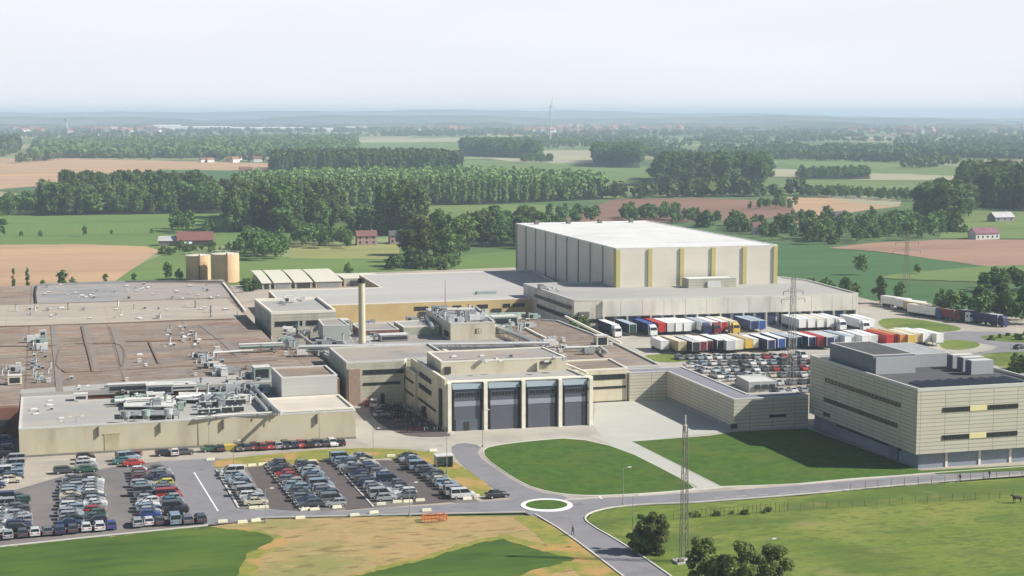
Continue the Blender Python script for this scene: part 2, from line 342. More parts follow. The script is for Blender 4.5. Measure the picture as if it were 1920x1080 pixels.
# ================================================================== GROUND
gm = MB(); n_ = 64
gm.v = [(30000 * math.cos(2 * math.pi * i / n_), 30000 * math.sin(2 * math.pi * i / n_), 0) for i in range(n_)]; gm.quadidx(tuple(range(n_)), 0)
g0 = bpy.data.objects.new('ground', gm.mesh('ground', BASE)); COL.objects.link(g0); g0['kind'] = 'structure'
def ridge(y0, hs, thick, seed):
    """a long low wooded ridge across the view; hs: (x px, height m) at distance y0"""
    r = random.Random(seed); mb = MB(); N = 160; xs = [-500 + i * 2900 / N for i in range(N + 1)]
    rows = []
    for x in xs:
        d = _F * FPX + _R * (x - 960) + _U * (540 - HY); dh = math.hypot(d[0], d[1]); D = y0
        for a, b in zip(hs, hs[1:]):
            if a[0] <= x <= b[0]: t = (x - a[0]) / (b[0] - a[0]); h = a[1] + (b[1] - a[1]) * (t * t * (3 - 2 * t)); break
        else: h = hs[0][1] if x < hs[0][0] else hs[-1][1]
        h = max(2, h * 1.12 + 5 * math.sin(x * .021 + seed) + 3 * math.sin(x * .067 + seed * 2) + r.uniform(-1.5, 1.5))
        ux, uy = d[0] / dh, d[1] / dh
        rows.append([(ux * (D + k * thick), uy * (D + k * thick), hh) for k, hh in ((-1, -.5), (-.5, h * .45), (-.15, h * .9), (.1, h), (.6, h * .6), (1.2, -.5))])
    for row in rows: mb.v += row
    for i in range(N):
        for k in range(5): a = i * 6 + k; mb.quadidx((a, a + 6, a + 7, a + 1), 0)
    o = bpy.data.objects.new('hills', mb.mesh('hills', HILL)); COL.objects.link(o); o['kind'] = 'structure'
    for p in o.data.polygons: p.use_smooth = True
ridge(7500, [(-500, 12), (300, 22), (600, 14), (760, 26), (1100, 16), (1500, 30), (1700, 22), (2400, 12)], 700, 1)
ridge(10500, [(-500, 45), (150, 48), (400, 30), (700, 58), (900, 50), (1150, 34), (1400, 52), (1600, 44), (1900, 22), (2400, 15)], 1100, 2)
ridge(15500, [(-500, 72), (200, 76), (600, 84), (800, 96), (1050, 92), (1250, 72), (1500, 58), (1750, 30), (2400, 18)], 1800, 3)
# fields (px outlines on the ground)
fields = [
    (F_GREEN, [(-80, 398), (440, 394), (640, 396), (660, 440), (545, 452), (300, 470), (-80, 466)]),
    (F_TAN, [(-80, 460), (150, 458), (272, 462), (300, 470), (262, 496), (215, 528), (-80, 545)]),
    (F_GREEN, [(215, 528), (262, 496), (330, 466), (440, 474), (560, 484), (760, 488), (965, 470), (975, 508), (700, 530), (490, 545), (380, 545), (210, 545)]),
    (F_STRAW, [(543, 456), (640, 460), (750, 458), (748, 486), (700, 486), (545, 484)]),
    (F_LIGHT, [(600, 395), (640, 388), (860, 384), (1040, 384), (1040, 420), (880, 420), (780, 440), (640, 445)]),
    (F_TAN, [(-80, 298), (100, 296), (505, 306), (500, 320), (310, 318), (230, 326), (150, 336), (60, 350), (-80, 362)]),
    (F_DGREEN, [(275, 320), (450, 320), (505, 324), (500, 340), (360, 336)]),
    (F_PALE, [(672, 262), (865, 258), (866, 266), (672, 268)]),
    (F_GREEN, [(672, 268), (866, 266), (866, 278), (672, 280)]),
    (F_LIGHT, [(672, 280), (866, 278), (866, 296), (672, 290)]),
    (F_LIGHT, [(868, 300), (1110, 303), (1240, 316), (1235, 332), (1160, 345), (1000, 330), (866, 318)]),
    (F_GREEN, [(866, 318), (1000, 322), (1180, 324), (1160, 345), (1100, 342), (866, 330)]),
    (F_PALE, [(890, 284), (980, 282), (1112, 282), (1112, 306), (980, 306), (920, 298)]),
    (F_STRAW, [(905, 250), (1060, 250), (1080, 262), (940, 268)]),
    (F_RED, [(1035, 420), (1150, 374), (1300, 371), (1480, 379), (1492, 404), (1400, 414), (1200, 418)]),
    (F_TAN, [(1475, 370), (1560, 372), (1695, 386), (1600, 398), (1560, 414), (1500, 410), (1488, 392)]),
    (F_PALE, [(1530, 366), (1620, 368), (1692, 376), (1684, 388), (1600, 381)]),
    (F_LIGHT, [(1130, 344), (1240, 346), (1500, 346), (1520, 366), (1300, 371), (1150, 374), (1128, 372)]),
    (F_PALE, [(1430, 316), (1500, 318), (1790, 330), (1790, 338), (1640, 338), (1430, 330)]),
    (F_LIGHT, [(1440, 300), (1600, 298), (1800, 312), (1792, 330), (1600, 324), (1500, 314)]),
    (F_LIGHT, [(1500, 338), (1700, 344), (1760, 350), (1740, 362), (1500, 352)]),
    (F_DGREEN, [(1440, 455), (1540, 458), (1600, 470), (1700, 480), (1850, 500), (1700, 512), (1640, 522), (1850, 548), (2020, 568), (2020, 640), (1800, 585), (1600, 560), (1440, 545)]),
    (F_PINK, [(1555, 465), (1640, 456), (1760, 450), (2040, 450), (2040, 494), (1850, 500), (1760, 488), (1660, 474)]),
    (F_LIGHT, [(1640, 522), (1700, 512), (1850, 500), (2040, 494), (2040, 530), (1850, 530)]),
    (F_LIGHT, [(1780, 395), (2040, 400), (2040, 448), (1760, 448)]),
]
for i, (m, p) in enumerate(fields): sheet('field', ragged(p, .5, i, 22), .03 + .01 * i, m)
# small far fields between the woods
ff = random.Random(31); FK = [F_PALE, F_TAN, F_LIGHT, F_STRAW, F_LIGHT, F_PINK, F_GREEN, F_PALE]
for i in range(64):
    x, y = ff.uniform(-120, 2020), 224 + 34 * ff.random() ** .8
    if x < 690 and y > 244: continue
    w, h = ff.uniform(40, 170), (y - 213) * ff.uniform(.05, .11); k = ff.uniform(-20, 20)
    sheet('field', [(x, y), (x + w, y + ff.uniform(-.6, .6)), (x + w + k, y + h), (x + k * .6, y + h * ff.uniform(.7, 1.1))], .015 + .0002 * i, ff.choice(FK))
# factory ground
sheet('yard_paving', [(-120, 1040), (0, 1028), (150, 1012), (390, 988), (500, 974), (700, 969), (985, 963), (1060, 960), (1100, 950), (1300, 942), (1500, 930), (1730, 905), (1935, 890), (2080, 880),
      (2080, 612), (1920, 598), (1820, 590), (1700, 570), (1640, 566), (1500, 530), (1300, 500), (975, 502), (700, 512), (490, 532), (400, 540), (-120, 560)], .32, PAVE)
sheet('concrete_apron', smooth([(665, 795), (720, 780), (760, 790), (1110, 795), (1120, 757), (1252, 752), (1378, 812), (1188, 830), (1000, 830), (900, 850), (880, 870), (860, 860), (780, 842), (668, 838)], 1), .325, CONC)
sheet('grey_yard', [(1117, 757), (1252, 752), (1380, 810), (1188, 831), (1130, 822), (1112, 800)], .33, CONCG)
sheet('path', smooth([(1105, 818), (1188, 830), (1270, 868), (1360, 918), (1300, 922), (1308, 915), (1200, 862)], 0), .332, CONCG)
sheet('parking_lot', [(-120, 975), (0, 930), (110, 898), (235, 874), (300, 868), (400, 862), (470, 866), (480, 980), (390, 988), (150, 1012), (0, 1028), (-120, 1040)], .33, ASPH)
sheet('parking_lot_road', [(300, 868), (398, 862), (405, 882), (445, 958), (640, 962), (985, 938), (1030, 940), (985, 965), (700, 969), (480, 976), (380, 988), (330, 950)], .336, ROADM)
sheet('truck_yard', [(1128, 626), (1480, 606), (1640, 600), (1700, 612), (1770, 650), (1760, 668), (1540, 690), (1300, 700), (1200, 700), (1150, 668)], .33, CONC)
sheet('rear_car_park', [(1262, 668), (1510, 664), (1560, 672), (1560, 760), (1440, 760), (1380, 740)], .334, PAVE)
sheet('truck_road', smooth([(1612, 575), (1700, 590), (1850, 628), (1935, 622), (2060, 620), (2060, 640), (1920, 640), (1870, 652), (1800, 665), (1760, 660), (1830, 650), (1800, 640), (1760, 622), (1640, 598), (1612, 590)], 1), .338, CONC)
sheet('truck_road', smooth([(1760, 625), (1830, 622), (1990, 632), (2060, 640), (2060, 668), (1920, 668), (1860, 680), (1800, 668), (1880, 655), (1840, 645), (1760, 640)], 1), .342, ROADM)
# roads
sheet('road', smooth([(985, 950), (1080, 940), (1300, 928), (1500, 913), (1730, 893), (2060, 872), (2060, 886), (1730, 908), (1500, 930), (1300, 945), (1170, 950), (1110, 962), (1095, 974), (1050, 980), (985, 970)], 1), .345, ROADM)
sheet('road', smooth([(985, 958), (1000, 966), (1060, 1000), (1165, 1080), (1300, 1200), (1420, 1200), (1252, 1080), (1160, 1020), (1100, 985), (1092, 968), (1112, 955), (1080, 940), (1040, 935)], 1), .350, ROADM)
sheet('road', smooth([(842, 845), (870, 880), (940, 930), (960, 940), (1040, 945), (1075, 935), (1000, 925), (940, 890), (892, 856), (905, 838), (860, 832)], 1), .355, ROADM)
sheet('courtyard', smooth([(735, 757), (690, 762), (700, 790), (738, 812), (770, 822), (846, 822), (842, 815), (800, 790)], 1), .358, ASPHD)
# lawns, verges, meadows
lawn1 = smooth([(893, 848), (950, 834), (1118, 820), (1308, 916), (1290, 922), (1180, 930), (1085, 933), (1010, 922), (960, 898)], 2)
sheet('lawn_kerb', [(x + (x - 1090) * .012, y + (y - 880) * .03) for x, y in lawn1], .38, KERB, thick=.05)
sheet('lawn', lawn1, .40, LAWN, thick=.06)
lawn2 = [(1187, 831), (1330, 820), (1380, 812), (1512, 806), (1600, 838), (1728, 886), (1760, 889), (1600, 900), (1480, 911), (1352, 915)]
sheet('lawn_kerb', [(x + (x - 1450) * .006, y + (y - 865) * .02) for x, y in lawn2], .38, KERB, thick=.05)
sheet('lawn', lawn2, .40, LAWN, thick=.06)
sheet('lawn', [(1728, 886), (2060, 868), (2060, 880), (1760, 892)], .42, LAWN, thick=.06)
sheet('verge', smooth([(398, 866), (470, 858), (640, 842), (800, 846), (850, 866), (935, 925), (905, 935), (860, 930), (760, 860), (640, 866), (405, 884)], 1), .36, VERGE)
sheet('roundabout_kerb', [(1025 + 49 * math.cos(a), 951 + 12.5 * math.sin(a)) for a in [2 * math.pi * i / 40 for i in range(40)]], .42, PAINT, thick=.1)
sheet('roundabout_lawn', [(1025 + 39 * math.cos(a), 950.5 + 8.8 * math.sin(a)) for a in [2 * math.pi * i / 40 for i in range(40)]], .47, LAWN, thick=.1)
# foreground meadows
sheet('meadow', smooth([(-150, 1046), (0, 1031), (150, 1015), (390, 991), (500, 977), (700, 972), (1000, 970), (1060, 1003), (1165, 1084), (1320, 1240), (600, 1400), (-150, 1300)], 0), .34, DRY)
sheet('meadow', ragged([(-150, 1050), (390, 996), (470, 994), (520, 1006), (545, 1020), (520, 1034), (490, 1048), (486, 1062), (476, 1092), (440, 1150), (-150, 1210)], 2.2, 9, 8), .352, VERGE)
sheet('meadow', ragged([(600, 1100), (720, 1064), (800, 1045), (880, 1020), (945, 1006), (1010, 1022), (1095, 1050), (1060, 1072), (980, 1100), (900, 1160), (600, 1160)], 2.2, 10, 8), .3535, VERGE)
sheet('meadow', ragged([(-150, 1046), (0, 1031), (150, 1015), (390, 991), (450, 997), (490, 1003), (514, 1015), (495, 1026), (462, 1042), (455, 1060), (440, 1090), (400, 1140), (-150, 1200)], 1.4, 4, 9), .36, CROPG)
sheet('meadow', ragged([(640, 1090), (720, 1072), (800, 1052), (860, 1034), (900, 1021), (945, 1014), (975, 1024), (1010, 1034), (1078, 1052), (1040, 1064), (1000, 1072), (960, 1088), (900, 1150), (600, 1150)], 1.3, 5, 9), .36, CROPG)
sheet('meadow', smooth([(960, 972), (1003, 972), (1060, 1006), (1160, 1083), (1130, 1120), (1050, 1050), (1000, 1000)], 0), .355, VERGE)
sheet('meadow', [(1100, 978), (1112, 964), (1170, 953), (1300, 948), (1500, 933), (1730, 911), (2090, 887), (2300, 1300), (1420, 1240), (1255, 1080), (1165, 1020)], .34, ROUGH)
def kerb_line(pts, z=.5, w=.3):
    mb = MB(); P = [G2(*p) for p in pts]
    for a, b in zip(P, P[1:]):
        d = (b[0] - a[0], b[1] - a[1]); L = math.hypot(*d) or 1; nx, ny = -d[1] / L * w / 2, d[0] / L * w / 2
        mb.prism([(a[0] + nx, a[1] + ny), (b[0] + nx, b[1] + ny), (b[0] - nx, b[1] - ny), (a[0] - nx, a[1] - ny)], .3, z)
    o = bpy.data.objects.new('kerb', mb.mesh('kerb', KERB)); COL.objects.link(o); o['kind'] = 'structure'
kerb_line(smooth([(1003, 968), (1060, 1002), (1165, 1082), (1250, 1150)], 1, False))
kerb_line(smooth([(1300, 946), (1170, 951), (1112, 962), (1093, 975), (1110, 990), (1165, 1021), (1255, 1082), (1330, 1140)], 2, False))
kerb_line(smooth([(1300, 946), (1500, 931), (1730, 909), (2000, 888)], 1, False))
kerb_line(smooth([(1060, 941), (1180, 934), (1352, 918), (1500, 911), (1730, 892), (2000, 873)], 0, False))
kerb_line(smooth([(480, 975), (700, 970), (985, 964)], 0, False))
kerb_line([(0, 1029), (150, 1013), (390, 989)]); kerb_line([(405, 884), (447, 956)]); kerb_line([(496, 876), (565, 962)]); kerb_line([(622, 868), (700, 954)])
# parking bays: dark lanes and painted lines
for a in ([(462, 880), (496, 876), (566, 962), (508, 958)], [(588, 872), (625, 868), (700, 955), (650, 960)], [(700, 866), (762, 866), (858, 944), (776, 950)]):
    sheet('parking_lane', a, .362, ASPHD)
sheet('parking_bay', [(405, 884), (462, 880), (508, 958), (447, 956)], .361, ASPH); sheet('parking_bay', [(496, 877), (588, 872), (650, 960), (566, 962)], .361, ASPH)
sheet('parking_bay', [(622, 868), (700, 864), (780, 950), (700, 956)], .361, ASPH); sheet('parking_bay', [(745, 862), (780, 862), (900, 945), (850, 946)], .361, ASPH)
def stripe(a, b, w=.16, z=.37):
    A, B = G2(*a), G2(*b); d = (B[0] - A[0], B[1] - A[1]); L = math.hypot(*d); nx, ny = -d[1] / L * w / 2, d[0] / L * w / 2
    sheet('road_marking', [(A[0] + nx, A[1] + ny), (B[0] + nx, B[1] + ny), (B[0] - nx, B[1] - ny), (A[0] - nx, A[1] - ny)], z, PAINT, px=False)
stripe((364, 889), (409, 962), .3, .366); stripe((500, 880), (566, 960), .3, .372); stripe((1124, 934), (1128, 939), .5, .39)
stripe((410, 886), (448, 954), .25, .3965)
for k in range(12): stripe((1340 + k * 40, 937 - k * 2.6), (1360 + k * 40, 935.7 - k * 2.6), .15, .39)
# grass islands by the truck yard
for p in ([(1640, 600), (1700, 597), (1790, 612), (1808, 620), (1760, 626), (1660, 622)], [(1765, 638), (1820, 640), (1845, 650), (1800, 660), (1760, 654)], [(1830, 630), (1990, 625), (2050, 640), (1930, 646), (1850, 640)], [(1820, 668), (1900, 660), (2050, 668), (2050, 720), (1900, 700)],
          [(1020, 595), (1120, 600), (1150, 640), (1130, 660), (1085, 615)], [(1190, 668), (1300, 664), (1320, 676), (1240, 684)]):
    sheet('grass_island', smooth(p, 2), .37, ROUGH, thick=.05)
# ================================================================== BUILDINGS
Z0 = .3
def coping(mb, poly, z, w=.45, h=.5, mi=0, close=True):
    n = len(poly)
    a = sum(poly[i][0] * poly[(i + 1) % n][1] - poly[(i + 1) % n][0] * poly[i][1] for i in range(n)); s_ = 1 if a > 0 else -1
    for i in range(n if close else n - 1):
        p, q = poly[i], poly[(i + 1) % n]; d = (q[0] - p[0], q[1] - p[1]); L = math.hypot(*d)
        nx, ny = -d[1] / L * w * s_, d[0] / L * w * s_; ox, oy = -nx * .08, -ny * .08; ex, ey = d[0] / L * .02 * (i % 2), d[1] / L * .02 * (i % 2)
        mb.prism([(p[0] + ox - ex, p[1] + oy - ey), (q[0] + ox + ex, q[1] + oy + ey), (q[0] + nx, q[1] + ny), (p[0] + nx, p[1] + ny)], z + (i % 2) * .004 - .004, z + h + (i % 2) * .01)
def building(name, label, poly, h, wall, roofm, cop=COPING, ch=.5, cw=.45, cat='building', z0=Z0):
    b = thing(name, label, cat, (poly[0][0], poly[0][1], z0))
    part(MB().prism(poly, z0, h), 'wall', [wall], b)
    r = part(MB().prism([((p[0] - sum(q[0] for q in poly) / len(poly)) * .9995 + sum(q[0] for q in poly) / len(poly), (p[1] - sum(q[1] for q in poly) / len(poly)) * .9995 + sum(q[1] for q in poly) / len(poly)) for p in poly], h - .1, h + .06), 'roof', [roofm], b)
    if cop is not None:
        c = MB(); coping(c, poly, h, cw, ch); part(c, 'parapet', [cop], b)
    return b
def winstrip_front(b, x0, x1, y, z0, z1, n, fm=DARKG, frame=DARKS, name='window'):
    """a strip of n panes on a wall facing -y, set in a frame"""
    f = MB(); t = .09; f.box(x0, x1, y - .10, y + .02, z0, z0 + t); f.box(x0, x1, y - .10, y + .02, z1 - t, z1)
    for i in range(n + 1):
        xx = x0 + (x1 - x0 - t) * i / n; f.box(xx, xx + t, y - .12, y + .015, z0 + .002, z1 - .002)
    w = part(f, name, [frame], b)
    g_ = MB().box(x0 + .01, x1 - .01, y - .05, y + .01, z0 + .01, z1 - .01); part(g_, 'pane', [fm], w)
def winstrip_side(b, x, y0, y1, z0, z1, n, fm=DARKG, frame=DARKS, s=-1, name='window'):
    f = MB(); t = .09
    def bx(a, c, ya, yb, za, zb): f.box(min(a, c), max(a, c), ya, yb, za, zb)
    bx(x + s * .10, x - s * .02, y0, y1, z0, z0 + t); bx(x + s * .10, x - s * .02, y0, y1, z1 - t, z1)
    for i in range(n + 1):
        yy = y0 + (y1 - y0 - t) * i / n; bx(x + s * .12, x - s * .015, yy, yy + t, z0 + .002, z1 - .002)
    w = part(f, name, [frame], b)
    g_ = MB(); g_.box(min(x + s * .05, x - s * .01), max(x + s * .05, x - s * .01), y0 + .01, y1 - .01, z0 + .01, z1 - .01); part(g_, 'pane', [fm], w)
# --- left front hall
P = [(-6.8, 345), (64.8, 346.6), (64.4, 384), (58, 384), (58, 376), (5.8, 376), (5.8, 384), (-6.8, 384)]
b = building('factory_hall', 'long low cream hall with grey roof behind the left car park', P, 6.2, CREAM, GREYR, COPING, .35, .4)
part(MB().prism([(47.5, 346.6), (64.3, 347), (64.0, 363.8), (46.0, 363.8)], 6.25, 6.75), 'raised_roof', [mat('beige_felt', (.52, .47, .40), .9, .08, .2)], b)
part(MB().box(-6.9, 57, 384.0, 384.28, 6.2, 7.34), 'back_cladding', [GREYR], b)
c = MB(); coping(c, [(47.5, 346.5), (64.5, 346.9), (64.2, 363.6), (46.0, 363.6)], 6.75, .4, .35); part(c, 'parapet', [COPW], b)
part(MB().box(10.5, 13.6, 345.30, 345.6, Z0, 4.2).box(10.3, 13.8, 345.26, 345.7, 4.2, 4.45), 'door', [mat('cream_door', (.44, .39, .25), .7)], b)
for x in (9.2, 22, 35.5, 56.0): part(MB().box(x, x + .25, 345.0 + x * .02 - .28, 345.2 + x * .02, 4.0, 6.1), 'downpipe', [STEEL], b)
part(MB().box(-6.6, 64.6, 345.0, 345.28, Z0, .75), 'plinth', [mat('dark_plinth', (.2, .19, .17))], b)
# raised box on the roof
b = building('rooftop_block', 'raised grey-cream metal-clad block at right end of the left hall', [(50.9, 364), (63.9, 364.3), (63.8, 379), (50.6, 379)], 11.3, mat('pale_grey_cladding', (.46, .465, .43), .7, .05, .2, extra=joints(30, .9, (.8, .8, .8), .05, .5)), BROWNR, COPING, .4, z0=6.24)
# --- big brown roofed hall
P = [(-75, 366), (-7.2, 367), (-7.0, 384.3), (68, 384.5), (69.5, 424), (61, 452), (61.2, 523), (66, 600), (66, 632), (-75, 628)]
b = building('factory_hall', 'huge brown flat-roofed hall filling the left of the site', P, 7.2, BRICKW, BROWNR, None)
def onroof(name, parent, pxs, z, m, w=.8, h=.25, closed=False):
    mb = MB(); Q = [G2(x, y, z) for x, y in pxs]
    if closed: Q.append(Q[0])
    for i, (a, c_) in enumerate(zip(Q, Q[1:])):
        d = (c_[0] - a[0], c_[1] - a[1]); L = math.hypot(*d) or 1; nx, ny = -d[1] / L * w / 2, d[0] / L * w / 2
        mb.prism([(a[0] + nx, a[1] + ny), (c_[0] + nx, c_[1] + ny), (c_[0] - nx, c_[1] - ny), (a[0] - nx, a[1] - ny)], z, z + h + .002 * (i % 3))
    return part(mb, name, [m], parent)
RB = mat('brown_roof_upstand', (.21, .15, .115), .9, .15, 1); RGp = mat('grey_roof_walkway', (.225, .195, .17), .9, .12, .5)
Z = 7.26
onroof('roof_ridge', b, [(112, 655), (108, 668), (106, 685), (112, 692), (124, 699), (150, 698), (190, 697), (222, 694), (230, 688), (234, 672), (232, 655), (226, 648), (214, 644), (180, 645), (140, 645), (122, 647)], Z, RB, .5, .22, True)
onroof('roof_ridge', b, [(154, 612), (160, 640), (168, 668), (175, 698)], Z, RB, .7, .25)
onroof('walkway', b, [(160, 610), (166, 640), (174, 668), (181, 698)], Z, RGp, 1.6, .12)
onroof('roof_ridge', b, [(280, 642), (288, 660), (298, 682)], Z, RB, .6, .3)
onroof('walkway', b, [(212, 612), (222, 640), (230, 668), (236, 692)], Z, RGp, 2.2, .11)
onroof('walkway', b, [(100, 610), (103, 650), (108, 690), (112, 735)], Z, RGp, 1.6, .12)
onroof('roof_ridge', b, [(-40, 614), (60, 612), (150, 609), (240, 606), (330, 602), (440, 599)], Z, RB, .7, .35)
onroof('roof_ridge', b, [(235, 641), (330, 640), (420, 636)], Z, RB, .5, .3); onroof('roof_ridge', b, [(-30, 650), (60, 650), (105, 649)], Z, RB, .6, .3)
onroof('roof_ridge', b, [(240, 694), (330, 688), (420, 682), (520, 676)], Z, RB, .6, .3)
onroof('walkway', b, [(380, 610), (420, 640), (450, 668)], Z, RGp, 2.2, .1)
part(MB().prism([G2(-60, 612, Z), G2(105, 611, Z), G2(440, 598, Z), G2(457, 590, Z), G2(425, 560, Z), G2(-60, 575, Z)], 7.2, 7.31), 'tan_roof_surface', [TANR], b)
part(MB().prism([G2(65, 570, Z), G2(300, 562, Z), G2(432, 557, Z), G2(418, 534, Z), G2(235, 530, Z), G2(68, 537, Z)], 7.2, 7.36), 'grey_roof_surface', [GREYOLD], b)
onroof('roof_edge', b, [(68, 537), (66, 552), (68, 569)], 7.36, DARKS, .6, .35)
onroof('roof_edge', b, [(68, 536), (235, 529), (330, 529), (420, 530)], 7.3, SILVD, .5, .6)
onroof('roof_edge', b, [(418, 532), (440, 560), (460, 586)], 7.2, COPW, .5, .7)
part(MB().prism([(-7, 384.6), (5.6, 384.6), (38, 384.6), (68, 384.8), (68, 392), (45, 397), (12, 393), (-7, 390)], 7.22, 7.33), 'grey_roof_surface', [GREYR], b)
part(MB().prism([(-72, 366.2), (-7.5, 367.2), (-7.5, 368.0), (-72, 367)], 7.2, 7.5), 'parapet', [mat('brown_coping', (.25, .15, .1))], b)
winstrip_front(b, -30, -9, 366.6, 2.6, 4.6, 9)
# --- small two storey block with window strip on the roofs
b = building('rooftop_office', 'cream two-storey office block with dark window strip behind brown roof', [(64, 478), (83.6, 478), (84.2, 514), (63.6, 514)], 12.0, GREYC, GREYR, COPW, .8, .6, z0=Z0)
winstrip_front(b, 65.2, 73.4, 478, 8.3, 9.8, 8); winstrip_front(b, 74.6, 82.6, 478, 8.3, 9.8, 8); winstrip_side(b, 64, 482, 486, 8.3, 9.8, 2)
part(MB().box(72, 76, 477.0, 477.95, 6.4, 7.2), 'canopy', [SILVD], b)
# --- ochre hall (two roof sections)
b = building('factory_hall', 'ochre-walled long hall with pale ribbed roof behind the chimney', [(86.5, 541.5), (163.5, 541.5), (169, 541.5), (190, 590), (196, 641), (122, 641), (120.8, 592), (78.5, 592), (77.5, 560)], 6.4, YEL, SHEETR, COPW, .3, .5)
for x0, x1, n in ((122.4, 127.4, 3), (136.2, 139.3, 3), (145.0, 149.0, 4), (154.6, 157.2, 2), (158.2, 162.6, 4)):
    winstrip_front(b, x0, x1, 541.5, 3.6, 5.0, n)
part(MB().box(124, 128, 541.2, 541.45, Z0, 3.2), 'gate', [DARKS], b); part(MB().box(150.5, 154, 541.2, 541.45, Z0, 3.4), 'gate', [DARKS], b)
part(MB().box(150, 157.4, 560, 562.5, 6.5, 7.4), 'roof_light', [GREENM], b)
# --- loading dock building
DK = [(166.4, 497.5), (266.5, 490), (270, 534), (266, 548), (165.3, 552)]
b = building('loading_dock', 'long pale concrete loading dock hall with a row of truck bays', DK, 10.4, CONCP, GREYR, COPING, .5, .6)
def dockx(t): return (DK[0][0] + (DK[1][0] - DK[0][0]) * t, DK[0][1] + (DK[1][1] - DK[0][1]) * t)
ang = math.atan2(DK[1][1] - DK[0][1], DK[1][0] - DK[0][0]); ca, sa = math.cos(ang), math.sin(ang)
def dbox(t0, t1, d0, d1, z0, z1):
    L = math.dist(DK[0], DK[1]); mb = MB()
    pts = [(DK[0][0] + ca * s_ + sa * d, DK[0][1] + sa * s_ - ca * d) for s_, d in ((t0 * L, d0), (t1 * L, d0), (t1 * L, d1), (t0 * L, d1))]
    return mb.prism(pts, z0, z1)
part(dbox(.095, .995, .05, .7, 5.2, 10.35), 'canopy_wall', [CONCP], b)
NB = 22
for k in range(NB):
    t0 = .10 + .892 * k / NB; t1 = .10 + .892 * (k + 1) / NB
    dp = part(dbox(t0 + .006, t1 - .006, .02, .2, 1.2, 4.9), 'dock_door', [mat('navy_dock_door', (.05, .065, .12), .6) if k % 3 else DARKS], b)
    part(dbox(t0 + .0075, t1 - .0075, .2, .55, .9, 1.25), 'dock_buffer', [BLACK], b)
for k in range(NB // 2 + 1): part(dbox(.098 + .892 * k / (NB / 2) - .001, .098 + .892 * k / (NB / 2) + .003, .05, .8, Z0, 5.2), 'column', [CONCP], b)
def dside(y0, y1, z0, z1, n):
    winstrip_side(b, DK[0][0] - .25, y0, y1, z0, z1, n)
winstrip_side(b, 165.6, 499, 550, 7.4, 8.5, 22); winstrip_side(b, 165.5, 499, 536, 3.9, 5.2, 16)
part(dbox(.015, .05, .05, .9, 5.0, 6.9), 'canopy', [STEEL], b); part(dbox(.05, .085, .02, .1, 3.2, 4.4), 'window', [DARKG], b)
# --- high bay warehouse
WH = [(194, 533.5), (255.4, 530.5), (257.5, 668), (196.5, 668)]
b = building('warehouse', 'tall windowless high-bay warehouse with white roof and yellow piers', WH, 24.3, WHPAN, WHITER, mat('white_trim', (.78, .78, .76), .6), .25, .5)
L = 61.4
for k in range(6):
    x = 194.0 + k * (61.4 - 1.6) / 5; y = 533.5 - (x - 194) * 3 / 61.4
    part(MB().box(x - .0, x + 1.6, y - .45, y + .3, 10.3, 24.0), 'pier', [YELP], b)
part(MB().box(193.7, 194.3, 533.4, 535.2, 10.3, 24.0), 'pier', [YELP], b)
for k in range(1, 10):
    y = 534 + k * 133 / 9.0 - 1; x = 194 + (y - 533.5) * 2.5 / 134.5
    part(MB().box(x - .35, x + .1, y - .5, y + .5, 5, 24.1), 'pilaster', [mat('olive_pilaster', (.35, .33, .23), .8)], b)
for k in range(4): part(MB().box(203 + k * 14.5, 204.6 + k * 14.5, 660, 662, 24.3, 26.2), 'roof_vent', [STEEL], b)
b = building('rooftop_annex', 'small flat-roofed cream annex against foot of the high warehouse', [(218, 524), (236, 523.2), (236, 529.2), (218, 530)], 13.6, GREYC, WHITER, COPING, .2, z0=10.46)
part(MB().box(225, 230, 523.2, 523.5, 10.5, 12.8), 'door', [WHITEM], b)
# --- yard: middle wing behind the courtyard
b = building('factory_wing', 'pale two-storey factory wing with dark ribbon windows behind the courtyard', [(70, 386), (84.6, 386), (85.6, 387.8), (97, 387.8), (97, 412), (70.2, 412)], 10.6, GREYC, GREYOLD, COPING, .5)
winstrip_front(b, 74.2, 84.4, 386, 7.7, 8.9, 12); winstrip_front(b, 74.2, 83.5, 386, 5.0, 5.7, 6)
part(MB().box(70.3, 73.2, 384.7, 386.3, Z0, 9.4), 'shaft', [mat('brown_cladding', (.30, .22, .17), .8, .15, 1)], b)
part(MB().box(78.5, 79.5, 385.8, 386.1, Z0, 2.8), 'door', [DARKS], b)
# --- central low production roofs
b = building('factory_hall', 'central low hall with cluttered brown roof between wings and chimney', [(70.5, 412.5), (97.3, 412.5), (97.3, 400), (118.3, 400), (118.3, 388), (140, 378), (150, 378), (153, 424), (152, 470), (140, 482), (86, 474), (84, 462), (70, 450)], 7.6, CREAM, BROWNR, COPING, .5)
part(MB().prism([(72, 414), (96, 413), (100, 424), (126, 424), (126, 452), (84, 460), (72, 448)], 7.6, 7.7), 'grey_roof_surface', [GREYOLD], b)
for a_ in ([(1060, 595), (1120, 625), (1165, 645)], [(950, 598), (1000, 625), (1030, 640)]): onroof('parapet', b, a_, 7.66, COPW, .6, .6)
b = building('rooftop_block', 'cream plant tower carrying a crowd of silver equipment at site centre', [(109.8, 439), (122.8, 438.4), (127, 474), (110.8, 474)], 12.2, CREAMB, GREYOLD, COPING, .5, z0=7.66)
winstrip_front(b, 117.0, 120.4, 438.7, 9.4, 10.8, 4); winstrip_side(b, 109.9, 441, 447, 8.2, 9.8, 3)
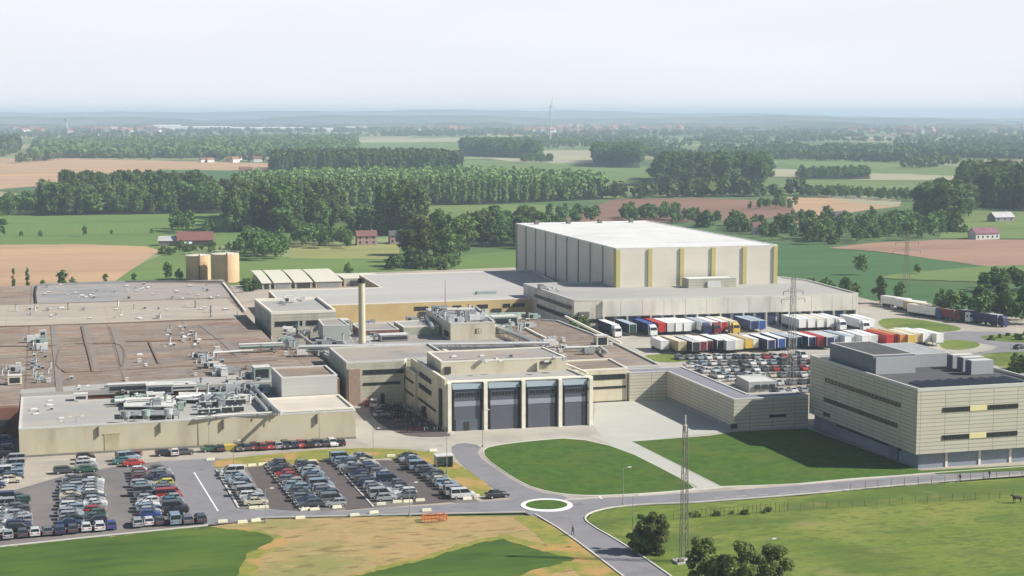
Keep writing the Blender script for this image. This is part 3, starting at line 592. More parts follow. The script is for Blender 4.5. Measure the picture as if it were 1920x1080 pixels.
# lower sheds between
b = building('rooftop_shed', 'low pale green flat-roofed shed left of the plant tower', [(99, 452), (109.5, 451.5), (109.5, 466), (99, 466)], 10.0, mat('pale_green_cladding', (.40, .43, .33), .8), GREYR, COPW, .25, z0=7.66)
b = building('rooftop_shed', 'brick red low plant shed with grey roof beside the chimney', [(86.5, 452), (97.5, 451.5), (97.5, 466), (86.5, 466)], 9.6, mat('brick_red_wall', (.22, .10, .075), .9), GREYOLD, COPING, .25, z0=7.66)
b = building('rooftop_shed', 'grey-green metal plant room standing just left of the chimney', [(74.5, 447), (82.0, 446.6), (82.0, 462), (75.5, 462)], 12.0, mat('grey_green_cladding', (.37, .40, .36), .8, .08), GREYOLD, COPING, .25, z0=7.66)
# --- connecting blocks right of the office
b = building('factory_wing', 'cream link building with two ribbon windows right of the office', [(118.6, 372.1), (138.6, 372.1), (139.6, 387.8), (118.6, 387.8)], 8.4, CREAMB, BROWNR, COPW, .4)
winstrip_front(b, 121.0, 138.0, 372.1, 6.0, 7.3, 12); winstrip_front(b, 121.0, 138.2, 372.1, 3.7, 4.3, 4)
part(MB().box(121, 138, 371.9, 372.2, Z0, .6), 'plinth', [DARKS], b)
b = building('clad_wing', 'L-shaped low wing of horizontal olive cladding around the concrete yard', [(138.9, 371.4), (148.9, 371.0), (148.6, 329.65), (167.2, 329.65), (167.2, 335.0), (154.6, 335.2), (155.2, 376.8), (138.9, 377.4)], 7.4, CLAD, mat('purple_grey_roof', (.22, .215, .25), .9, .1), COPING, .25, .5)
winstrip_front(b, 157.4, 161.6, 329.65, 2.9, 3.5, 3); part(MB().box(147.9, 149.3, 329.2, 329.78, .9, 1.9), 'wall_unit', [DARKS], b)
part(MB().prism([(148.35, 330), (148.55, 370.8), (148.6, 370.8), (148.62, 330)], Z0, 1.3), 'plinth', [PLINTH], b)
# --- office building (portal front)
OFZ = 12.1
b = thing('office_building', 'cream office block with four tall blue-grey glazed bays and white columns', 'building', (85.8, 347, Z0))
part(MB().prism([(86.0, 349.3), (119.6, 348.1), (119.0, 372.3), (116, 386), (98.5, 386), (98.5, 399), (97.4, 399), (97.4, 386.6), (86.4, 386.6)], Z0, 11.4), 'wall', [CREAMB], b)
part(MB().prism([(86.4, 350.6), (119.2, 349.4), (118.7, 372), (116, 385.8), (87.0, 386)], 11.3, 11.5), 'roof', [GREYR], b)
part(MB().prism([(85.35, 347.0), (86.0, 347.0), (86.4, 375.5), (85.6, 375.5)], Z0, 12.3), 'side_wall', [CREAMB], b)
part(MB().prism([(85.0, 375.6), (86.3, 375.6), (86.3, 387.5), (84.8, 387.5)], Z0, 9.0), 'side_wall', [CREAMB], b)
c = MB(); c.prism([(85.05, 346.95), (85.55, 346.95), (85.75, 375.4), (85.3, 375.4)], 12.3, 12.55); c.prism([(84.9, 375.5), (85.4, 375.5), (85.2, 387.4), (84.7, 387.4)], 9.0, 9.25)
c.prism([(118.9, 346.2), (119.5, 346.2), (118.4, 372.2), (117.9, 372.2)], 12.15, 12.5); part(c, 'parapet', [COPW], b)
winstrip_side(b, 85.42, 360.5, 373, 9.0, 10.1, 10); winstrip_side(b, 85.42, 360.5, 373, 6.2, 7.3, 10)
winstrip_side(b, 84.85, 377, 386, 6.4, 6.9, 6); winstrip_side(b, 85.35, 356, 373.5, 3.2, 3.7, 10); winstrip_side(b, 84.85, 377, 386, 3.2, 3.7, 5)
part(MB().box(84.95, 85.3, 349.4, 351.4, .6, 9.6), 'slot_window', [DARKS], b); part(MB().box(84.5, 85.3, 366, 367.2, Z0, 2.6), 'door', [DARKS], b)
cols = [86.4, 94.75, 103.6, 112.3, 119.6]
for i, x in enumerate(cols):
    y = 346.9 - (x - 86) * .055
    part(MB().box(x - .42, x + .42, y - .3, y + .6, Z0, OFZ - .75), 'column', [mat('cream_column', (.80, .76, .64), .7)], b)
part(MB().prism([(85.3, 347.3), (120.3, 345.4), (120.3, 347.6), (85.3, 349.4)], OFZ - .75, OFZ - .5), 'lintel', [COPW], b)
for i in range(4):
    x0, x1 = cols[i] + .42, cols[i + 1] - .42; y = 347.1 - ((x0 + x1) / 2 - 86) * .055; a0, a1 = x0 + .75, x1 - .75
    part(MB().box(x0 + .02, x1 - .02, y + .5, y + .8, Z0, OFZ - .8), 'recess', [DARKS], b)
    bay = part(MB().box(a0, a1, y + .05, y + .49, Z0, 5.9).box(a0, a1, y + .05, y + .49, 7.12, 8.0), 'bay_panel', [PANB], b)
    part(MB().box(a0, a1, y, y + .49, 5.92, 7.1), 'light_band', [PANL], b)
    part(MB().box(a0, a1, y + .07, y + .49, 8.02, 9.9), 'glazed_band', [mat('dark_blue_band', (.085, .11, .16), .5, .05)], b)
    winstrip_front(b, a0 + .2, a1 - .2, y + .06, 8.1, 9.15, 8, fm=BLACK, frame=PANB)
    part(MB().hexa([(x0 + .3, y - .25, 9.92), (x1 - .3, y - .25, 9.92), (x1 - .3, y + .49, 9.92), (x0 + .3, y + .49, 9.92), (x0 + .3, y + .25, 11.18), (x1 - .3, y + .25, 11.18), (x1 - .3, y + .5, 11.18), (x0 + .3, y + .5, 11.18)]), 'glass_eave', [SKYB], b)
    if i == 0:
        d_ = part(MB().box(a0 + .3, a1 - .3, y - .1, y + .04, Z0, 3.0), 'entrance', [GLASSB], b); part(MB().box(a0 + 2.2, a0 + 3.4, y - .2, y - .11, Z0, 2.4), 'door', [DARKS], d_)
ph = part(MB().prism([(87.2, 357.8), (117.4, 356.6), (117.0, 374), (87.6, 374)], 11.5, 14.4), 'penthouse', [CREAMB], b)
c = MB(); coping(c, [(87.2, 357.8), (117.4, 356.6), (117.0, 374), (87.6, 374)], 14.4, .5, .3); part(c, 'penthouse_parapet', [COPW], b)
part(MB().prism([(88, 358.6), (116.6, 357.4), (116.3, 373.4), (88.2, 373.4)], 14.38, 14.46), 'penthouse_roof', [GREYOLD], b)
part(MB().box(87.9, 89.4, 357.3, 357.7, 11.8, 13.4), 'window', [DARKS], b); part(MB().box(110.9, 113.6, 356.2, 356.7, 13.2, 13.9), 'window', [DARKS], b); part(MB().box(110, 110.5, 356.0, 356.7, 11.6, 13.8), 'buttress', [CREAMB], b)
# --- right hand clad building
b = thing('laboratory_building', 'large olive-cream clad building on grey plinth at right edge', 'building', (168, 282, Z0))
X0, X1, Y0, Y1 = 167.2, 197.5, 282.0, 329.2
part(MB().box(X0, X1, Y0, Y1, 3.55, 16.4), 'wall', [CLAD], b)
part(MB().box(X0 + 1.3, X1 - 1, Y0 + 1.2, Y1 - .2, Z0, 3.54), 'plinth', [PLINTH], b)
part(MB().box(X0 + .5, X1 - .5, Y0 + .5, Y1 - .5, 16.4, 16.46), 'roof', [DKROOF], b)
c = MB(); coping(c, [(X0, Y0), (X1, Y0), (X1, Y1), (X0, Y1)], 16.4, .45, .65); part(c, 'parapet', [COPING], b)
for z0_, z1_, ya, yb in ((12.0, 12.9, 288.5, 321.5), (7.6, 8.5, 289.5, 322.0)): winstrip_side(b, X0, ya, yb, z0_, z1_, 20, fm=mat('brown_tinted_glass', (.10, .09, .06), .4))
winstrip_side(b, X0 + 1.3, 290, 318, 2.5, 3.3, 16); winstrip_side(b, X0, 319, 322, 4.3, 5.1, 2)
for z0_ in (11.9, 6.2):
    winstrip_front(b, 173.0, 179.2, Y0, z0_, z0_ + .95, 10); part(MB().box(179.3, 183.2, Y0 - .1, Y0 + .1, z0_ - .05, z0_ + 1.0), 'yellow_panel', [BRASS], b); winstrip_front(b, 183.3, 190.5, Y0, z0_, z0_ + .95, 10)
for x in (174.6, 182.3, 189.5): part(MB().box(x, x + .5, Y0 + 1.0, Y0 + 1.25, Z0, 3.5), 'pilaster', [COPW], b)
part(MB().box(X0 + .9, X0 + 1.35, 291, 294.5, Z0, 3.5), 'door', [SLATE], b)
r1 = building('rooftop_plant_room', 'large slate-blue plant room on the laboratory roof with louvred front', [(168.9, 303.4), (178.9, 303.4), (178.9, 323.0), (168.9, 323.0)], 20.5, SLATE, DKROOF, COPING, .12, .4, z0=16.47)
part(MB().box(169.3, 178.8, 302.7, 303.35, 16.5, 20.1), 'louvre', [LGREYP], r1)
r1 = building('rooftop_plant_room', 'wide pale grey plant room further right on the laboratory roof', [(181.2, 309.3), (191.2, 309.3), (191.2, 326), (181.2, 326)], 19.3, LGREYP, mat('pale_grey_roof', (.33, .34, .35)), COPING, .1, .4, z0=16.47)
part(MB().box(180.85, 181.15, 309, 310, 16.5, 19.2), 'downpipe', [BLACK], r1)
for i, (x, y, lb) in enumerate(((189.0, 304.6, 'farthest of the three grey cooling cabinets on the laboratory roof'), (189.2, 300.8, 'middle of the three grey cooling cabinets on the laboratory roof'), (188.6, 296.6, 'nearest of the three grey cooling cabinets on the laboratory roof'))):
    t_ = thing('cooling_cabinet', lb, 'cooling unit', (x, y, 16.47), 0, 'cooling cabinets on the laboratory roof')
    part(MB().box(x, x + 5.4, y, y + 2.4, 16.55, 19.5), 'casing', [LGREYP], t_); part(MB().box(x + .2, x + 5.2, y + .2, y + 2.2, 19.5, 19.6), 'cover', [COPING], t_); part(MB().box(x - .08, x, y + .2, y + 2.2, 16.7, 19.4), 'louvre', [SLATE], t_)
pp = None
for i in range(9):
    x = 170.6 + i * 2.55; y = 284.0
    t_ = thing('solar_panel', 'dark tilted solar panel, %s from the left along the roof front' % ORD[i], 'solar panel', (x, y, 16.47), 0, 'solar panels on the laboratory roof')
    part(MB().hexa([(x, y, 16.55), (x + 2.0, y, 16.95), (x + 2.0, y + 7.5, 16.95), (x, y + 7.5, 16.55), (x, y, 16.62), (x + 2.0, y, 17.03), (x + 2.0, y + 7.5, 17.03), (x, y + 7.5, 16.62)]), 'panel', [mat('solar_cell', (.02, .022, .03), .35)], t_)
    part(MB().box(x + 1.9, x + 1.97, y + .2, y + 7.3, 16.47, 16.93), 'frame', [STEEL], t_)
# --- gatehouse in the rear car park
b = building('car_park_pavilion', 'white flat-roofed pavilion with three dark windows in rear car park', [(173.0, 374.6), (180.6, 374.2), (181.6, 385.5), (174.3, 385.5)], 3.0, LGREYP, WHITEM, COPING, .12, .3, z0=Z0)
for k in range(3): part(MB().box(174.4 + k * 2.1, 175.9 + k * 2.1, 374.05, 374.3, 1.2, 2.3), 'window', [DARKG], b)
# --- sheds behind with segmented white roof
for i, (x0, x1) in enumerate(((84.0, 88.2), (89.0, 96.6), (97.4, 105.2), (106, 117.5))):
    y0 = 655 - (x0 - 84) * .03
    b = thing('storage_shed', ['short leftmost white-roofed storage shed behind the ochre hall', 'second white-roofed storage shed from left behind the ochre hall', 'third white-roofed storage shed from left behind the ochre hall', 'long rightmost white-roofed storage shed with yellow front behind ochre hall'][i], 'shed', (x0, y0, Z0), 0, 'white-roofed sheds in a row')
    part(MB().box(x0 + .3, x1 - .3, y0, y0 + 34, Z0, 2.9), 'wall', [YEL if i == 3 else GREYC], b)
    m_ = MB(); N = 6
    for k in range(N):
        a0, a1 = k / N, (k + 1) / N; h0, h1 = 2.9 + 2.0 * math.sin(a0 * math.pi / 2), 2.9 + 2.0 * math.sin(a1 * math.pi / 2)
        m_.hexa([(x0, y0 - .4 + 35 * a0, h0 - .15), (x1, y0 - .4 + 35 * a0, h0 - .15), (x1, y0 - .4 + 35 * a1, h1 - .15), (x0, y0 - .4 + 35 * a1, h1 - .15), (x0, y0 - .4 + 35 * a0, h0), (x1, y0 - .4 + 35 * a0, h0), (x1, y0 - .4 + 35 * a1, h1), (x0, y0 - .4 + 35 * a1, h1)])
    part(m_, 'roof', [mat('ivory_roof', (.60, .575, .47), .6, .04)], b)
    part(MB().box(x0 + 1.2, x1 - 1.2, y0 - .12, y0 - .02, Z0, 2.5), 'door', [DARKS if i in (0, 2) else SILVD], b)
b = building('storage_shed', 'low ivory lean-to with white roof right of the shed row', [(118.4, 656), (135, 655), (135, 676), (118.4, 677)], 3.6, GREYC, mat('ivory_roof', (.60, .575, .47)), COPW, .2)
part(MB().box(121, 126, 655.2, 655.7, Z0, 2.8), 'gate', [DARKS], b)
# --- silos
for (x, y, r, h, lb) in ((62.9, 703, 5.3, 10.9, 'left and smaller of the two orange-tan storage tanks'), (73.2, 690, 5.9, 12.4, 'right and larger of the two orange-tan storage tanks')):
    b = thing('storage_tank', lb, 'tank', (x, y, Z0), 0, 'orange-tan tanks behind the brown roof')
    part(MB().tube((x, y, Z0), (x, y, h), r, 0, 28), 'shell', [SILO], b); part(MB().tube((x, y, h), (x, y, h + .55), r + .05, 0, 28, r2=.4), 'top', [SILOT], b)
    part(MB().box(x - .3, x + .3, y - r - .5, y - r + .1, Z0, h + .8), 'ladder', [mat('brown_ladder', (.2, .12, .08))], b)
    m_ = MB()
    for k in range(20):
        a = 2 * math.pi * k / 20; a2 = 2 * math.pi * (k + 1) / 20; p0 = (x + r * math.cos(a), y + r * math.sin(a)); p1 = (x + r * math.cos(a2), y + r * math.sin(a2))
        m_.tube((*p0, h), (*p0, h + 1.0), .05, 0, 4); m_.tube((*p0, h + 1.0), (*p1, h + 1.0), .05, 0, 4)
    part(m_, 'railing', [SILV], b)
# --- chimney
x, y, _ = G(679, 655, 7.6)
b = thing('chimney', 'tall slim pale factory chimney with black rim', 'chimney', (x, y, 7.6))
part(MB().tube((x, y, 7.6), (x, y, 26.0), .95, 0, 20, .85), 'shaft', [CHIM], b); part(MB().tube((x, y, 25.9), (x, y, 27.2), .95, 0, 20), 'rim', [BLACK], b)
part(MB().box(x + .85, x + 1.0, y - .2, y + .1, 7.7, 25.8), 'ladder', [WHITEM], b); part(MB().box(x - 1.3, x + 1.3, y - 1.3, y + 1.3, 7.6, 8.6), 'base', [CREAM], b)
# ================================================================== VEHICLES
CARC = {'silver': (.30, .315, .33), 'white': (.58, .58, .58), 'black': (.018, .018, .02), 'dark grey': (.06, .065, .07), 'grey': (.13, .14, .15), 'pale blue': (.20, .28, .34), 'blue': (.03, .06, .22),
        'navy': (.02, .03, .08), 'red': (.33, .025, .02), 'dark red': (.14, .02, .02), 'green': (.03, .10, .06), 'yellow': (.62, .52, .06), 'beige': (.50, .45, .34), 'teal': (.05, .15, .16)}
def paint(c):
    m = mat('car_paint_' + c.replace(' ', '_'), CARC[c], .32, .02, .5, spec=.5)
    m.node_tree.nodes['Principled BSDF'].inputs['Coat Weight'].default_value = .5; return m
CARG = mat('car_glass', (.02, .026, .032), .12, .05, spec=.6); TYRE = mat('tyre', (.015, .015, .016), .9, .1); LAMPW = mat('clear_lamp', (.6, .6, .6), .2, .05); LAMPR = mat('red_lamp', (.35, .01, .01), .3, .05)
CT = {  # profile of lower body (x along length), cabin base/roof, heights: L, W, H
    'hatchback': (3.95, 1.72, 1.47, [(-1.95, .35), (-1.97, .75), (-1.88, .92), (.75, .95), (1.75, .78), (1.97, .6), (1.95, .3)], (-1.86, .98), (-1.45, .25)),
    'saloon': (4.5, 1.78, 1.42, [(-2.22, .35), (-2.25, .8), (-2.1, .95), (-1.4, .98), (.8, .95), (2.0, .78), (2.25, .6), (2.22, .3)], (-1.6, 1.05), (-.95, .3)),
    'estate car': (4.55, 1.80, 1.50, [(-2.25, .35), (-2.27, .8), (-2.2, .95), (.85, .96), (2.05, .8), (2.27, .6), (2.24, .3)], (-2.2, 1.1), (-1.9, .35)),
    'van': (4.9, 1.95, 1.98, [(-2.42, .35), (-2.45, 1.0), (-2.44, 1.1), (1.2, 1.1), (2.2, .95), (2.45, .65), (2.42, .3)], (-2.43, 1.5), (-2.38, .7)),
}
_cm = {}
def car_meshes(kind, col):
    if (kind, col) in _cm: return _cm[(kind, col)]
    L, Wd, H, prof, cb, ct = CT[kind]; w = Wd / 2
    m = MB(); n = len(prof)
    secs = [(-w, .0), (-w + .1, 1), (w - .1, 1), (w, 0)]
    # body: the profile lofted over four stations so that the flanks round in
    st = [(-w, .0), (-w + .05, .04), (w - .05, .04), (w, .0)]
    for (yy, infl) in st:
        for (px, pz) in prof: m.v.append((px * (1 if infl else .985), yy, pz + (.04 if infl and pz > .7 else 0) - (.03 if not infl and pz > .7 else 0)))
    for s in range(3):
        for i in range(n): j = (i + 1) % n; m.quadidx((s * n + i, s * n + j, (s + 1) * n + j, (s + 1) * n + i), 0)
    m.quadidx(tuple(range(n)), 0); m.quadidx(tuple(reversed(range(3 * n, 4 * n))), 0)
    zb = .97 if kind != 'van' else 1.08; wr = w * .76 if kind != 'van' else w * .88; wb = w * .93
    m.hexa([(ct[0], -wr, H - .07), (ct[1], -wr, H - .07), (ct[1], wr, H - .07), (ct[0], wr, H - .07), (ct[0] + .1, -wr + .1, H), (ct[1] - .12, -wr + .1, H), (ct[1] - .12, wr - .1, H), (ct[0] + .1, wr - .1, H)], 0)
    for sy in (-1, 1):
        for f in (0.0, .48, 1.0):      # pillars
            xb = cb[0] + (cb[1] - cb[0]) * f; xt = ct[0] + (ct[1] - ct[0]) * f
            m.tube((xb, sy * (wb + .01), zb), (xt, sy * (wr + .01), H - .05), .05, 0, 4)
    g = MB(); g.hexa([(cb[0], -wb, zb - .04), (cb[1], -wb, zb - .04), (cb[1], wb, zb - .04), (cb[0], wb, zb - .04), (ct[0], -wr, H - .06), (ct[1], -wr, H - .06), (ct[1], wr, H - .06), (ct[0], wr, H - .06)], 0)
    wh = MB(); wh.tube((0, -.11, 0), (0, .11, 0), .31, 0, 12); wh.tube((0, -.115, 0), (0, .115, 0), .17, 1, 8)
    hl = MB().box(-.06, .06, -.2, .2, -.07, .07)
    r = (m.mesh('body', [paint(col)]), g.mesh('window', [CARG]), _cm.get('wheel') or wh.mesh('wheel', [TYRE, SILV]), _cm.get('hl') or hl.mesh('headlight', [LAMPW]), _cm.get('tl') or hl.mesh('tail_light', [LAMPR]))
    _cm['wheel'], _cm['hl'], _cm['tl'] = r[2], r[3], r[4]
    _cm[(kind, col)] = r; return r
def car(kind, col, x, y, rz, label, group, near=True, z=.37):
    t = bpy.data.objects.new('parked_car', None); COL.objects.link(t); t.location = (x, y, z); t.rotation_euler = (0, 0, rz)
    t['label'] = label; t['category'] = 'van' if kind == 'van' else 'car'; t['group'] = group
    me = car_meshes(kind, col); L, Wd = CT[kind][0], CT[kind][1]
    def ch(nm, d, loc=(0, 0, 0)):
        o = bpy.data.objects.new(nm, d); COL.objects.link(o); o.parent = t; o.location = loc
    ch('body', me[0]); ch('window', me[1])
    for sx in (-.31, .31):
        for sy in (-1, 1): ch('wheel', me[2], (sx * L, sy * (Wd / 2 - .1), .31))
    if near:
        for sy in (-1, 1): ch('headlight', me[3], (L / 2 - .05, sy * (Wd / 2 - .3), .66)); ch('tail_light', me[4], (-L / 2 + .04, sy * (Wd / 2 - .3), .78))
    return t
POOL = ['silver'] * 6 + ['grey'] * 4 + ['dark grey'] * 5 + ['white'] * 3 + ['black'] * 4 + ['navy'] * 3 + ['pale blue'] * 2 + ['dark red', 'red', 'green', 'blue', 'beige', 'teal']
KP = ['hatchback'] * 5 + ['saloon'] * 3 + ['estate car'] * 4 + ['van']
cr = random.Random(3)
PALE = ['silver'] * 5 + ['white'] * 6 + ['grey'] * 3 + ['pale blue'] * 2 + ['dark grey'] * 3 + ['black', 'red', 'beige', 'navy']
def carfile(a, b, desc, group, cols=None, pitch=2.55, face=0, rz=None, gaps=(), near=True, z=.37, kinds=None, word='from near end'):
    """a file of parked cars between two ground pixels, nearest first"""
    A, B = G2(*a), G2(*b); d = math.dist(A, B); n = max(2, int(round(d / pitch)) + 1)
    for i in range(n):
        if i in gaps: continue
        t = i / (n - 1); x = A[0] + (B[0] - A[0]) * t + cr.uniform(-.18, .18); y = A[1] + (B[1] - A[1]) * t + cr.uniform(-.12, .12)
        k = (kinds[i % len(kinds)] if kinds else cr.choice(KP)); c = cols[i] if cols and i < len(cols) and cols[i] else cr.choice(POOL)
        ang = (rz if rz is not None else 0) + (math.pi if cr.random() < .35 + face else 0) + cr.uniform(-.03, .03)
        car(k, c, x, y, ang, '%s %s, %s %s of %s' % (c, k, ORD[i] if i < len(ORD) else 'last', word, desc), group, near, z)
GA = 'cars parked in the left asphalt car park'; GB = 'cars parked in the kerbed right car park'
carfile((133, 990), (136, 905), 'the left inner file, second double column', GA, ['navy', 'black', 'silver', 'silver', 'pale blue', 'white', 'grey', 'dark grey', 'beige', 'silver', 'pale blue', 'silver', 'dark grey'])
carfile((180, 986), (172, 905), 'the right inner file, second double column', GA, ['black', 'dark grey', 'green', 'red', 'silver', 'white', 'silver', 'dark grey', 'white', 'silver', 'silver', 'silver'])
carfile((283, 974), (262, 890), 'the left file beside the painted line', GA, ['blue', 'silver', 'pale blue', 'white', 'white', 'silver', 'dark grey', 'grey', 'grey', 'pale blue', 'silver', 'black', 'dark red'])
carfile((330, 968), (297, 888), 'the right file beside the painted line', GA, ['black', 'dark grey', 'grey', 'teal', 'silver', 'red', 'red', 'grey', 'grey', 'yellow', 'navy', 'navy', 'grey'])
carfile((36, 1000), (34, 942), 'the short column near the left edge', GA, ['black', 'navy', 'silver', 'silver', 'silver', 'dark grey', 'grey', 'black', 'green'])
carfile((-6, 1004), (2, 945), 'the file cut by left picture edge', GA, ['white', 'dark grey', 'white', 'silver', 'silver', 'white', 'grey', 'silver', 'white'])
carfile((22, 908), (26, 866), 'the file before the hall corner', GA, ['beige', 'dark grey', 'pale blue', 'silver', 'pale blue', 'silver', 'white'])
carfile((-8, 918), (-2, 895), 'the stub at far left by hall corner', GA, ['navy', 'white', 'silver'])
carfile((4, 862), (6, 806), 'the shaded file by the red wall', GA, ['black', 'dark grey', 'navy', 'white', 'blue', 'navy', 'blue', 'white', 'navy', 'black'])
for i, (x, y, c, k) in enumerate([(15, 1016, 'silver', 'hatchback'), (42, 1013, 'dark grey', 'hatchback'), (65, 1011, 'white', 'hatchback'), (89, 1009, 'grey', 'hatchback'), (112, 1007, 'navy', 'estate car'), (136, 1005, 'dark grey', 'hatchback'), (161, 1002, 'white', 'hatchback'), (186, 1000, 'white', 'estate car'), (208, 998, 'blue', 'hatchback'), (257, 993, 'silver', 'estate car'), (278, 991, 'white', 'hatchback'), (299, 990, 'dark grey', 'hatchback'), (327, 988, 'pale blue', 'van'), (351, 987, 'grey', 'estate car'), (376, 985, 'dark grey', 'estate car')]):
    X, Y = G2(x, y - 4); car(k, c, X, Y, math.pi / 2 + .04, '%s %s, %s from left in the front row along the grass' % (c, k, ORD[i]), GA)
for i, (x, y, c, k, rz, lb) in enumerate([(122, 890, 'dark grey', 'estate car', .1, 'lone dark grey estate car on the beige forecourt'), (163, 888, 'green', 'saloon', .05, 'dark green saloon nearest the hall in small forecourt stack'), (162, 880, 'silver', 'estate car', 0, 'silver estate car second in small forecourt stack'), (161, 872, 'white', 'hatchback', 0, 'white hatchback third in small forecourt stack'), (161, 864, 'black', 'hatchback', 0, 'black hatchback against the hall wall in forecourt stack'),
        (250, 876, 'red', 'saloon', .2, 'red saloon in loose group by the hall wall'), (240, 866, 'pale blue', 'van', .3, 'pale blue van in loose group by the hall wall'), (258, 860, 'dark red', 'hatchback', 1.4, 'dark red hatchback behind the pale blue van'), (232, 872, 'teal', 'saloon', .2, 'teal saloon at left of the loose group'),
        (309, 857, 'black', 'hatchback', .1, 'black hatchback left of three by the hall wall'), (328, 856, 'white', 'hatchback', 1.5, 'white hatchback middle of three by the hall wall'), (345, 855, 'dark grey', 'saloon', .1, 'dark grey saloon right of three by the hall wall'),
        (396, 849, 'green', 'saloon', .1, 'green saloon at left end before the wall row'), (414, 848, 'dark grey', 'hatchback', 1.5, 'dark grey hatchback beside green saloon at the wall')]):
    X, Y = G2(x, y); car(k, c, X, Y, rz, lb, GA)
wr_cols = ['dark grey', 'dark grey', 'dark red', 'dark red', 'red', 'silver', 'black', 'navy', 'red', 'black', 'dark grey', 'dark grey', 'white', 'black']
for i, c in enumerate(wr_cols):
    X, Y = G2(448 + i * 14.6, 847 - i * .75); car('hatchback' if i % 3 else 'estate car', c, X, Y, math.pi / 2 * (1 if i % 2 else -1) + .04, '%s car, %s from left in row against the cream hall wall' % (c, ORD[i]), 'cars in the row against the hall wall')
carfile((480, 950), (432, 889), 'the single column by the kerb', GB, ['beige', 'silver', 'white', 'silver', 'pale blue', 'silver', 'dark grey', 'silver', 'pale blue', 'silver', 'white'])
carfile((582, 954), (518, 876), 'second column from the kerb', GB, ['dark grey', 'navy', 'grey', 'dark grey', 'dark grey', 'pale blue', 'pale blue', 'silver', 'grey', 'red', 'red', 'black', 'dark grey'])
carfile((630, 952), (570, 878), 'third column from the kerb', GB, ['silver', 'grey', 'silver', 'dark grey', 'grey', 'silver', 'pale blue', 'dark red', 'grey', 'navy', 'pale blue', 'silver'])
carfile((722, 942), (640, 867), 'fourth column from the kerb', GB, ['silver', 'silver', 'white', 'grey', 'silver', 'navy', 'dark grey', 'dark grey', 'navy', 'dark grey', 'dark grey', 'silver', 'dark grey'])
carfile((765, 938), (672, 864), 'fifth column from the kerb', GB, ['grey', 'white', 'silver', 'dark grey', 'grey', 'navy', 'pale blue', 'silver', 'grey', 'dark grey', 'navy', 'silver', 'beige'])
carfile((866, 937), (762, 864), 'rightmost column next to the verge', GB, ['white', 'silver', 'grey', 'silver', 'pale blue', 'beige', 'grey', 'dark grey', 'black', 'grey', 'pale blue', 'pale blue', 'black'])
X, Y = G2(932, 936); car('saloon', 'black', X, Y, .15, 'black saloon driving on the road just left of the roundabout', 'moving cars')
X, Y = G2(1912, 656); car('saloon', 'black', X, Y, .3, 'black car on the far truck road at right edge', 'moving cars')
GR = 'cars in the rear car park behind the clad wing'
for j, (xa, xb, y) in enumerate(((1274, 1502, 676), (1296, 1520, 687), (1322, 1524, 699), (1345, 1522, 711), (1460, 1522, 724), (1462, 1524, 739))):
    desc = 'the %s rear car park row' % ['farthest', 'second farthest', 'third farthest', 'fourth farthest', 'second nearest', 'nearest'][j]
    carfile((xa, y), (xb, y - 3), desc, GR, [cr.choice(PALE) for _ in range(40)], pitch=2.85, rz=math.pi / 2, near=False, z=.34, word='car from left')
carfile((1300, 692), (1392, 722), 'the slanting line behind the clad wing', GR, ['white', 'silver', 'white', 'dark grey', 'silver', 'white', 'grey'], pitch=4.6, rz=.0, near=False, z=.34, word='car from left')
carfile((1170, 672), (1212, 690), 'the ragged line beside the link roof', GR, ['white', 'red', 'dark grey', 'silver', 'grey', 'black'], pitch=3.6, rz=1.2, near=False, z=.34, word='car from left')
# --- lorries and trailers
LC = {'white': (.74, .74, .73), 'cream': (.66, .63, .48), 'red': (.42, .03, .03), 'maroon': (.17, .025, .03), 'navy': (.02, .03, .10), 'blue': (.03, .08, .30), 'dark green': (.03, .06, .05), 'yellow': (.60, .42, .07), 'tan': (.48, .38, .24), 'orange': (.55, .22, .06), 'pale blue': (.35, .42, .48), 'black': (.03, .03, .035), 'pale grey': (.52, .53, .54)}
def lmat(c): return mat('lorry_' + c.replace(' ', '_'), LC[c], .5, .18, .7, detail=7, stretch=(1, .4, 1))
_lm = {}; er1 = random.Random(17)
def trailer_parts(c, top):
    k = (c, top)
    if k not in _lm:
        m = MB().box(-1.27, 1.27, -13.6, 0, 1.15, 3.95, 0, 1); m.box(-1.29, 1.29, -13.64, -13.5, 3.8, 3.97, 1); m.box(-1.29, -1.15, -13.64, -13.5, 1.13, 3.8, 1); m.box(1.15, 1.29, -13.64, -13.5, 1.13, 3.8, 1)
        _lm[k] = m.mesh('trailer_box', [lmat(c), lmat(top)])
    if 'ch' not in _lm:
        m = MB().box(-.5, .5, -13.3, -.3, .85, 1.14, 0)
        m.box(-1.2, 1.2, -4.4, -.3, .75, .85, 0); _lm['ch'] = m.mesh('chassis', [STEEL])
        w = MB().tube((-.15, 0, 0), (.15, 0, 0), .48, 0, 12); _lm['wh'] = w.mesh('wheel', [TYRE])
        w = MB().box(-.08, .08, -.08, .08, 0, .9); w.box(-.2, .2, -.2, .2, 0, .05); _lm['leg'] = w.mesh('landing_leg', [STEEL])
    return _lm[k]
